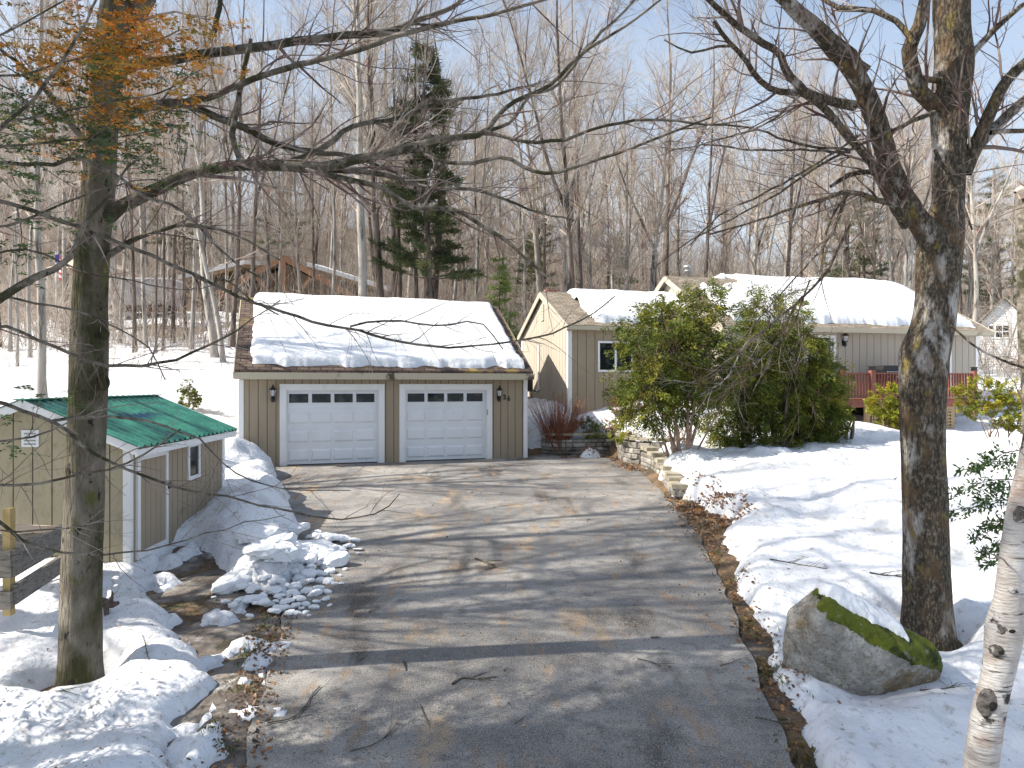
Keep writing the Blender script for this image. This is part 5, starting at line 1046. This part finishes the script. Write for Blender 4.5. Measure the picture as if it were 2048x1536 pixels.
# ---------------------------------------------------------------- far buildings
FB = Frame(-23.6, 54, 7.8, R(3)); fb = thing('timber_house', 'orange timber-framed building with snow on its roof up the hill behind the garage', 'building', (FB.x,FB.y,FB.z), FB.a)
W2 = 13.0; r_ = 4.0
b = MB().prism([(1.2,0,-2),(W2-1.2,0,-2),(W2-1.2,0,.6),(W2/2,0,3.6),(1.2,0,.6)], (0,8,0)); b.build('wall', 'plywood', fb)
for sgn in (0, 1):
    e = (0,.4) if not sgn else (W2,.4)
    MB().prism([(e[0],-1.2,e[1]),(W2/2,-1.2,r_),(W2/2,8.5,r_),(e[0],8.5,e[1])], (0,0,.18)).build('roof', 'plywood', fb)
b = MB().beam((0,-1.25,.3), (W2/2,-1.25,r_-.1), .25, .4).beam((W2,-1.25,.3), (W2/2,-1.25,r_-.1), .25, .4).beam((1.5,-1.25,1.0), (W2-1.5,-1.25,1.0), .25, .3).beam((W2/2,-1.25,-1.5), (W2/2,-1.25,r_-.2), .3, .3, up=(0,1,0)).beam((W2/2,-1.25,.2), (W2/2-2,-1.25,2.4), .2, .25).beam((W2/2,-1.25,.2), (W2/2+2,-1.25,2.4), .2, .25)
for x_ in (1.5, W2-1.5): b.beam((x_,-1.25,-2), (x_,-1.25,1.0), .3, .3, up=(0,1,0))
b.build('truss', 'barn_timber', fb)
MB().box((2.2,-.05,-.6), (4.4,-.01,.5)).box((W2-4.4,-.05,-.6), (W2-2.2,-.01,.5)).build('window', 'glass', fb)
for nm, pts in (('left', [(-3.4,4,3.0),(1.9,4,4.3),(1.9,10,5.2),(-3.4,10,3.6)]), ('right', [(7.2,3,4.0),(13.6,3,2.1),(13.6,9,2.7),(7.2,9,4.7)])):
    o = MB().prism(pts, (0,0,.35)).build('barn_roof_snow', 'snow_clean'); o.location = (FB.x,FB.y,FB.z+.0); o.rotation_euler = (0,0,FB.a); tag(o, f'snow patch on the {nm} slope of the timber building', 'roof snow')
    MB().prism([(a, c, d-.3) for a, c, d in pts], (0,0,.28)).build('side_roof', 'plywood', fb)
g = P(275, 620, 46); gs = thing('grey_trailer', 'pale grey box trailer seen between trunks up the slope', 'trailer', (g[0],46,g[2]), R(2))
MB().box((-2.1,0,.35), (2.1,2.2,2.0)).build('body', 'grey_panel', gs); MB().box((-2.14,-.04,2.0), (2.14,2.24,2.1)).build('roof', 'white_trim', gs); MB().box((-1.9,.1,.1), (1.9,2.1,.349)).build('chassis', 'dark', gs)
for x_ in (-1.2, 1.2):
    MB().tubes([(np.array([(x_,-.05,.32),(x_,.2,.32)]), np.array([.3,.3]), 14)]).build('wheel', 'dark', gs)
g = P(180, 560, 50); tn = thing('tent', 'small cream canopy tent behind the left tree', 'tent', (g[0],50,g[2]-1))
MB().add([(-2.2,-1.5,1.6),(2.6,-1.5,1.6),(2.6,2,1.6),(-2.2,2,1.6),(.2,.2,2.9)], [(0,1,4)]).add([(-2.2,-1.5,1.6),(2.6,-1.5,1.6),(2.6,2,1.6),(-2.2,2,1.6),(.2,.2,2.9)], [(1,2,4),(2,3,4),(3,0,4)]).build('canopy', 'timber_pale', tn)
for x_, y_ in ((-2.1,-1.4),(2.5,-1.4),(2.5,1.9),(-2.1,1.9)): MB().beam((x_,y_,-.5), (x_,y_,1.6), .06, .06, up=(0,1,0)).build('pole', 'white_trim', tn)
g = P(112, 545, 44); fl = thing('flag', 'small red, white and blue flag hanging on a pole at the far left', 'flag', (g[0],44,g[2]-1.6))
MB().beam((0,0,-1.5), (0,0,2.9), .05, .05, up=(0,1,0)).build('pole', 'white_trim', fl)
b = MB(); xs_ = np.linspace(0, .5, 9)
for i in range(9): xx = xs_; b.grid(np.array([xx*(1-.3*k) for k in (0,0)]), np.array([.08*np.sin(xx*14)]*2), np.array([np.full(9, 2.7-i*.16)-xx*.5, np.full(9, 2.7-(i+1)*.16)-xx*.5]), i % 2 if i > 3 else (i % 2))
b.build('cloth', ['flag_red', 'white_trim'], fl); MB().box((0,-.09,2.2), (.25,-.085,2.7)).build('canton', 'flag_blue', fl)
# white neighbour house
NF = Frame(26.3, 40, .9, R(-30)); nh = thing('neighbour_house', 'white gabled house at the right edge beyond the deck', 'house', (NF.x,NF.y,NF.z), NF.a)
NW = 5.0; ne = NF.loc(1962, 648)[1]; nr = NF.loc(2008, 598)[1]
a_, _ = NF.loc(1958, 700); NWc = NF.loc(2008, 700)[0]; NW = 2*(NWc-a_)
b = MB(); i = 0; zc = -1.0
while zc < nr:
    hw = NW/2 if zc < ne else NW/2*(nr-zc)/(nr-ne); h2 = NW/2 if zc+.14 < ne else NW/2*max((nr-zc-.14),0)/(nr-ne)
    b.add([(NWc-hw,-.02,zc),(NWc+hw,-.02,zc),(NWc+h2,0,zc+.14),(NWc-h2,0,zc+.14)], [0,1,2,3]); zc += .14
b.prism([(a_,.02,-1),(a_+NW,.02,-1),(a_+NW,.02,ne),(NWc,.02,nr),(a_,.02,ne)], (0,8,0)); b.build('wall', 'white_clap', nh)
for s_ in (-1, 1): MB().prism([(NWc,-.3,nr),(NWc+s_*(NW/2+.3),-.3,ne-.25),(NWc+s_*(NW/2+.3),8.3,ne-.25),(NWc,8.3,nr)], (0,0,.15)).build('roof', 'shingle_house', nh)
MB().prism([(a_-3.2,3,ne-1.1),(a_-.1,3,ne-.1),(a_-.1,7,ne-.1),(a_-3.2,7,ne-1.1)], (0,0,.3)).build('lower_roof', 'snow_clean', nh); MB().box((a_-3,3.2,-1), (a_-.05,7,ne-1.15)).build('side_wall', 'white_clap', nh)
for (x0, x1, y0, y1) in ((1992,2018,652,674),(1968,1986,652,668),(2018,2044,722,748)):
    u0, z1 = NF.loc(x0, y0); u1, z0 = NF.loc(x1, y1); wo = MB().box((u0-.08,-.06,z1), (u1+.08,-.021,z1+.08)).box((u0-.08,-.06,z0-.08), (u1+.08,-.021,z0)).box((u0-.08,-.058,z0+.001), (u0,-.021,z1-.001)).box((u1,-.058,z0+.001), (u1+.08,-.021,z1-.001)).box((u0+.001,-.05,(z0+z1)/2-.03), (u1-.001,-.03,(z0+z1)/2+.03)).box(((u0+u1)/2-.02,-.048,z0+.001), ((u0+u1)/2+.02,-.031,z1-.001)).build('window', 'white_trim', nh)
    MB().box((u0,-.04,z0), (u1,-.034,z1)).build('pane', 'glass', wo)
# ---------------------------------------------------------------- broken snow
rc = np.random.default_rng(8)
def chunk(px, py, wpx, hpx, lbl, d=None, ang=0, slab=False, zoff=0):
    k = (py-768)/F; d = (CZ+1.014)/(k+.052) if d is None else d; x = (px-1024)/F*d; z = float(zd(d))+zoff
    m = max(0, top(x, d)-float(zd(d))); z = z+min(m, .35)*1.0
    D2 = blob(0, 18, 12); sx = wpx/2/F*d; n_p = int(rc.integers(6, 9))
    pls = [(*unit(rc.normal(0,1,3)), rc.uniform(.7,1.0)) for _ in range(n_p)]+[(0,0,1,.75),(0,0,-1,.6)]; r = hull(D2, pls); r = np.minimum(r, 1.25)
    V = D2*r[...,None]*np.array([sx, sx*rc.uniform(.6,1.0), max(hpx/2/F*d*(.6 if slab else .95), .02)])
    V = V+.14*sx*fbm(D2[...,0]*5, D2[...,1]*5+D2[...,2]*3, 1, 3, int(rc.integers(99)))[...,None]
    i2 = np.arange(18*12).reshape(12,18); qq = np.stack([i2[:-1], np.roll(i2[:-1],-1,1), np.roll(i2[1:],-1,1), i2[1:]], -1).reshape(-1,4)[:, ::-1]
    o = MB().add(V.reshape(-1,3), qq).build('snow_chunk', 'snow_clean', origin=(0,0,0), smooth=False); o.location = (x, d, z+max(hpx/2/F*d*.35, .01)); o.rotation_euler = (rc.uniform(-.25,.25), rc.uniform(-.25,.25), ang)
    tag(o, lbl, 'snow chunk', 'snow chunks broken off the plowed bank'); return o
BIG = [(505,1205,62,34,'long sunlit snow slab lowest left in the broken heap',.3),(545,1160,95,60,'large flat snow slab near the front of the broken heap',.5),(565,1140,60,50,'square snow slab behind the large flat slab',.2),(665,1130,75,50,'big rounded snow slab at the right edge of the heap',-.3),
       (675,1080,55,28,'upper right snow block at the back of the heap',0),(655,1105,70,36,'snow block between the two right-hand slabs',0),(605,1105,95,30,'long leaning snow slab in the middle of the heap',.5),(590,1075,50,32,'snow block at the top of the heap beside the drive',0),(470,1175,75,55,'lumpy mass of snow at the left end of the heap',.6),(510,1120,80,55,'packed snow lump joining the heap to the bank',.5),(712,1082,22,10,'small snow piece farthest right, in the shed shadow',0),(717,1100,20,9,'oval snow piece lying in sun right of the heap',0)]
for (a, b_, w_, h_, l, an) in BIG: chunk(a, b_, w_, h_, l, ang=an, slab=True)
SM = [(540,1210,22),(548,1225,24),(562,1218,26),(575,1205,24),(585,1190,26),(600,1200,22),(612,1185,24),(628,1190,24),(640,1178,22),(655,1165,24),(640,1150,26),(620,1150,28),(600,1160,28),(585,1150,24),(575,1175,22),(660,1145,20),(630,1120,22),(600,1130,24),(645,1090,20),(635,1068,20),(622,1075,22),(700,1095,16),(520,1140,24),(500,1150,22),(560,1195,18),(590,1215,24),(575,1228,20),(610,1210,18),(655,1185,16),(632,1205,12),(648,1200,14),(626,1216,18),(612,1226,12),(590,1228,20),(668,1168,12),(680,1152,10),(690,1140,10),(428,1196,9),(450,1205,16),(463,1210,14),(475,1214,12),(602,1218,10),(620,1232,8),(660,1212,8),(715,1108,9),(682,1168,10),(590,1178,22),(606,1168,22),(640,1163,20),(650,1130,20),(615,1095,24),(580,1095,26),(560,1085,22),(545,1180,20),(530,1190,18),(672,1100,18),(690,1075,16)]
for (a, b_, w_) in SM: chunk(a+rc.uniform(-2,2), b_, w_*rc.uniform(.9,1.2), w_*rc.uniform(.5,.8), 'fist-sized to head-sized snow lump in the broken heap beside the drive', zoff=0)

for k in range(75):
    t_ = rc.random(); a_ = 470+t_*215+rc.normal(0,12); b_ = 1205-t_*105+rc.normal(0,26); w_ = rc.uniform(10,26); chunk(a_, b_, w_, w_*rc.uniform(.55,.9), 'fist-sized to head-sized snow lump in the broken heap beside the drive', zoff=rc.uniform(0,.06))
# ---------------------------------------------------------------- litter, grass, sticks
def scatter(n, region, rng, leaf, name, lbl, cat, ln, wd, up=.2, hi=.0, thresh=None):
    mb = MB(); x0, x1, y0, y1 = region; X_ = rng.uniform(x0, x1, n*6); Y_ = rng.uniform(y0, y1, n*6); s = thresh(X_, Y_); k = s > rng.random(len(s)); X_ = X_[k][:n]; Y_ = Y_[k][:n]
    Z_ = np.maximum(ground(X_, Y_)+np.maximum(snow_t(X_, Y_), 0), np.where(sdp(X_, Y_, DRIVE) < 0, zd(Y_), -9))+.01+hi; m = len(X_)
    D3 = np.stack([rng.normal(0,1,m), rng.normal(0,1,m), rng.uniform(-.1,up,m)*3], -1); cards(mb, rng, np.stack([X_,Y_,Z_],-1), D3, ln, wd, tones(rng, m, .5, 1.5, .2), flat=.25 if up < .5 else 1)
    return tag(mb.build(name, leaf, attr=True), lbl, cat, kind='stuff')
rl = np.random.default_rng(12)
edge_r = lambda X_, Y_: np.clip(1-np.abs(X_-rx(Y_)-.2)/.30, 0, 1)**1.0*(fbm(X_, Y_, 1.8, 3, 70) > -.18)
scatter(2600, (1.9,4.6,4,16.2), rl, 'leaf_litter', 'leaf_litter', 'brown fallen leaves along the right edge of the drive', 'leaves', .06, .018, thresh=edge_r)
scatter(900, (2.9,4.4,12.5,16), rl, 'leaf_litter', 'leaf_litter', 'brown fallen leaves melted out below the stone edging', 'leaves', .085, .026, thresh=lambda X_, Y_: np.exp(-((X_-3.9)/.4)**2-((Y_-13.8)/1.3)**2))
scatter(1100, (.5,4,19,23.4), rl, 'leaf_litter', 'leaf_litter', 'brown fallen leaves at the foot of the retaining walls', 'leaves', .085, .026, thresh=lambda X_, Y_: np.clip(1-np.abs(X_-3.25)/.3,0,1)+np.clip(1-np.abs(Y_-22.3)/.35,0,1)*.8*(X_ > 1.5))
scatter(700, (2.3,4.5,23.1,24), rl, 'leaf_litter', 'leaf_litter', 'brown leaves on the snow behind the retaining wall', 'leaves', .085, .026, hi=.03, thresh=lambda X_, Y_: np.clip(1-np.abs(Y_-23.3)/.3,0,1))
scatter(1500, (-3.6,-1.7,4,9.5), rl, 'leaf_litter', 'leaf_litter', 'brown leaf scraps along the left edge of the drive', 'leaves', .05, .016, thresh=lambda X_, Y_: np.clip(1-np.abs(X_-lx(Y_)+.12)/.3, 0, 1))
scatter(2600, (1.9,4.0,4,14), rl, 'leaf_grass', 'grass', 'green grass tufts beside the right edge of the drive', 'grass', .06, .005, up=1.2, thresh=lambda X_, Y_: edge_r(X_, Y_)*(fbm(X_, Y_, 2.2, 2, 90) > .06))
scatter(1800, (-3.4,-1.8,4,9.3), rl, 'leaf_grass', 'grass', 'green grass tufts beside the left edge of the drive', 'grass', .05, .005, up=1.2, thresh=lambda X_, Y_: np.clip(1-np.abs(X_-lx(Y_)+.22)/.22, 0, 1)*(fbm(X_, Y_, 2.2, 2, 91) > .03))
scatter(420, (-9,9,5,22), rl, 'leaf_litter', 'leaf_litter', 'single brown leaves and bits scattered over snow and drive', 'leaves', .045, .014, thresh=lambda X_, Y_: X_*0+.7)
scatter(2600, (-8,-2.2,4.2,12), rl, 'leaf_litter', 'leaf_litter', 'dark bark flecks and needles scattered over the snow at the lower left', 'debris', .022, .005, thresh=lambda X_, Y_: np.clip(.5+fbm(X_, Y_, .8, 3, 60), .1, 1))
scatter(900, (2.4,9,4.2,16), rl, 'leaf_litter', 'leaf_litter', 'dark bark flecks scattered over the snow on the right lawn', 'debris', .024, .005, thresh=lambda X_, Y_: np.clip(.3+fbm(X_, Y_, .8, 3, 61), .05, 1))
def stick(pxs, lbl, w_=5, seed=0, side=3):
    rng = np.random.default_rng(seed); pts = []
    for (a, b_) in pxs:
        k = (b_-768)/F; d = (CZ+1.014)/(k+.052); x = (a-1024)/F*d; z = max(float(zd(d))+.015, top(x, d)+.01 if not (lx(d) < x < rx(d)) else -9); pts.append((x, d, z))
    pts = np.array(pts); d = pts[0][1]; w_ = w_*.7; rad = np.linspace(w_/2/F*d, w_/4/F*d, len(pts)); p, r = cr(pts, rad, 14); T = [(p, r, 6)]
    for _ in range(side):
        i = rng.integers(3, 11); a = rng.uniform(-1.1, 1.1); tg = unit(p[i+1]-p[i]); dd = np.array([tg[0]*math.cos(a)-tg[1]*math.sin(a), tg[0]*math.sin(a)+tg[1]*math.cos(a), rng.uniform(.0,.35)]); L = rng.uniform(.12,.4); T.append((*twig(rng, p[i], dd, L, r[i]*.6, 6, .1, 0, .4), 4))
    o = p[0].copy(); return tag(MB().tubes(T).build('fallen_stick', 'bark_limb', origin=o, smooth=True), lbl, 'stick', 'sticks fallen on drive and snow')
stick([(905,1370),(925,1358),(950,1360),(993,1356)], 'dark crooked stick near the bottom centre of the drive', 7, 1)
stick([(950,1118),(965,1124),(990,1135),(970,1142)], 'forked twig cluster in the middle of the drive', 5, 2, 5)
stick([(535,1448),(580,1440),(612,1415),(622,1395),(640,1375)], 'large grey fallen branch on the left edge of the drive', 6, 3, 6)
stick([(700,1505),(740,1495),(770,1478),(790,1455)], 'thin dark stick low on the left half of the drive', 5, 4, 4)
stick([(808,1325),(812,1343)], 'short stub of wood on the drive left of centre', 7, 5, 0)
stick([(840,1412),(852,1440),(860,1460)], 'slim twig below the crooked stick', 3, 6, 1)
stick([(739,1226),(757,1217)], 'short dark stick below the snow heap', 5, 7, 0)
stick([(1302,1277),(1322,1277)], 'short dark stick right of the drive centre', 5, 8, 0)
stick([(1275,1320),(1300,1326),(1322,1336)], 'thin pale twig on the right half of the drive', 3, 9, 2)
stick([(1440,1334),(1462,1328),(1480,1320)], 'thin twig near the right edge of the drive', 3, 10, 1)
stick([(1030,1450),(1050,1438)], 'short stick low on the drive near its centre', 4, 11, 1)
stick([(1510,1437),(1560,1448),(1600,1460)], 'dark twig lying across the right drive edge', 4, 12, 3)
stick([(1540,1160),(1600,1168),(1655,1174)], 'thin dark branch lying on the snow behind the boulder', 4, 13, 5)
stick([(1740,1185),(1770,1184),(1803,1186)], 'dark branch on the snow between boulder and right tree', 5, 14, 6)
stick([(1840,1385),(1900,1378),(1915,1368)], 'thin twigs on the snow right of the boulder', 4, 15, 5)
stick([(297,1360),(290,1325),(284,1300)], 'small upright twig on the snow right of the left tree', 3, 16, 4)
stick([(90,1415),(130,1420),(150,1412)], 'dark twig on the snow at the lower left', 3, 17, 4)
# dark gnarled root stub on the snow
q = P(205, 1185, 8.4); q[2] = top(q[0], q[1]); rs_ = thing('broken_stump', 'small black gnarled stub in the snow between tree and shed', 'stump', tuple(q))
rq3 = np.random.default_rng(2); T5 = [(*cr([(-.12,0,.10),(-.02,0,.15),(.1,0,.12),(.19,0,.14)], [.05,.06,.045,.02], 10), 8), (*cr([(-.07,0,.12),(-.08,0,0),(-.06,0,-.06)], [.035,.03,.03], 6), 7), (*cr([(.04,0,.12),(.05,0,0),(.05,0,-.06)], [.035,.028,.03], 6), 7), (*cr([(.08,0,.13),(.1,.02,.2),(.12,0,.27)], [.03,.02,.008], 6), 6)]
MB().tubes(T5).build('stub', 'bark_dark', rs_, smooth=True); MB().tubes([(*twig(rq3, np.array([.1,0,.2]), rq3.normal(0,1,3), .2, .005, 5, .2, .1), 4) for _ in range(4)]).build('twigs', 'bark_twig', rs_)
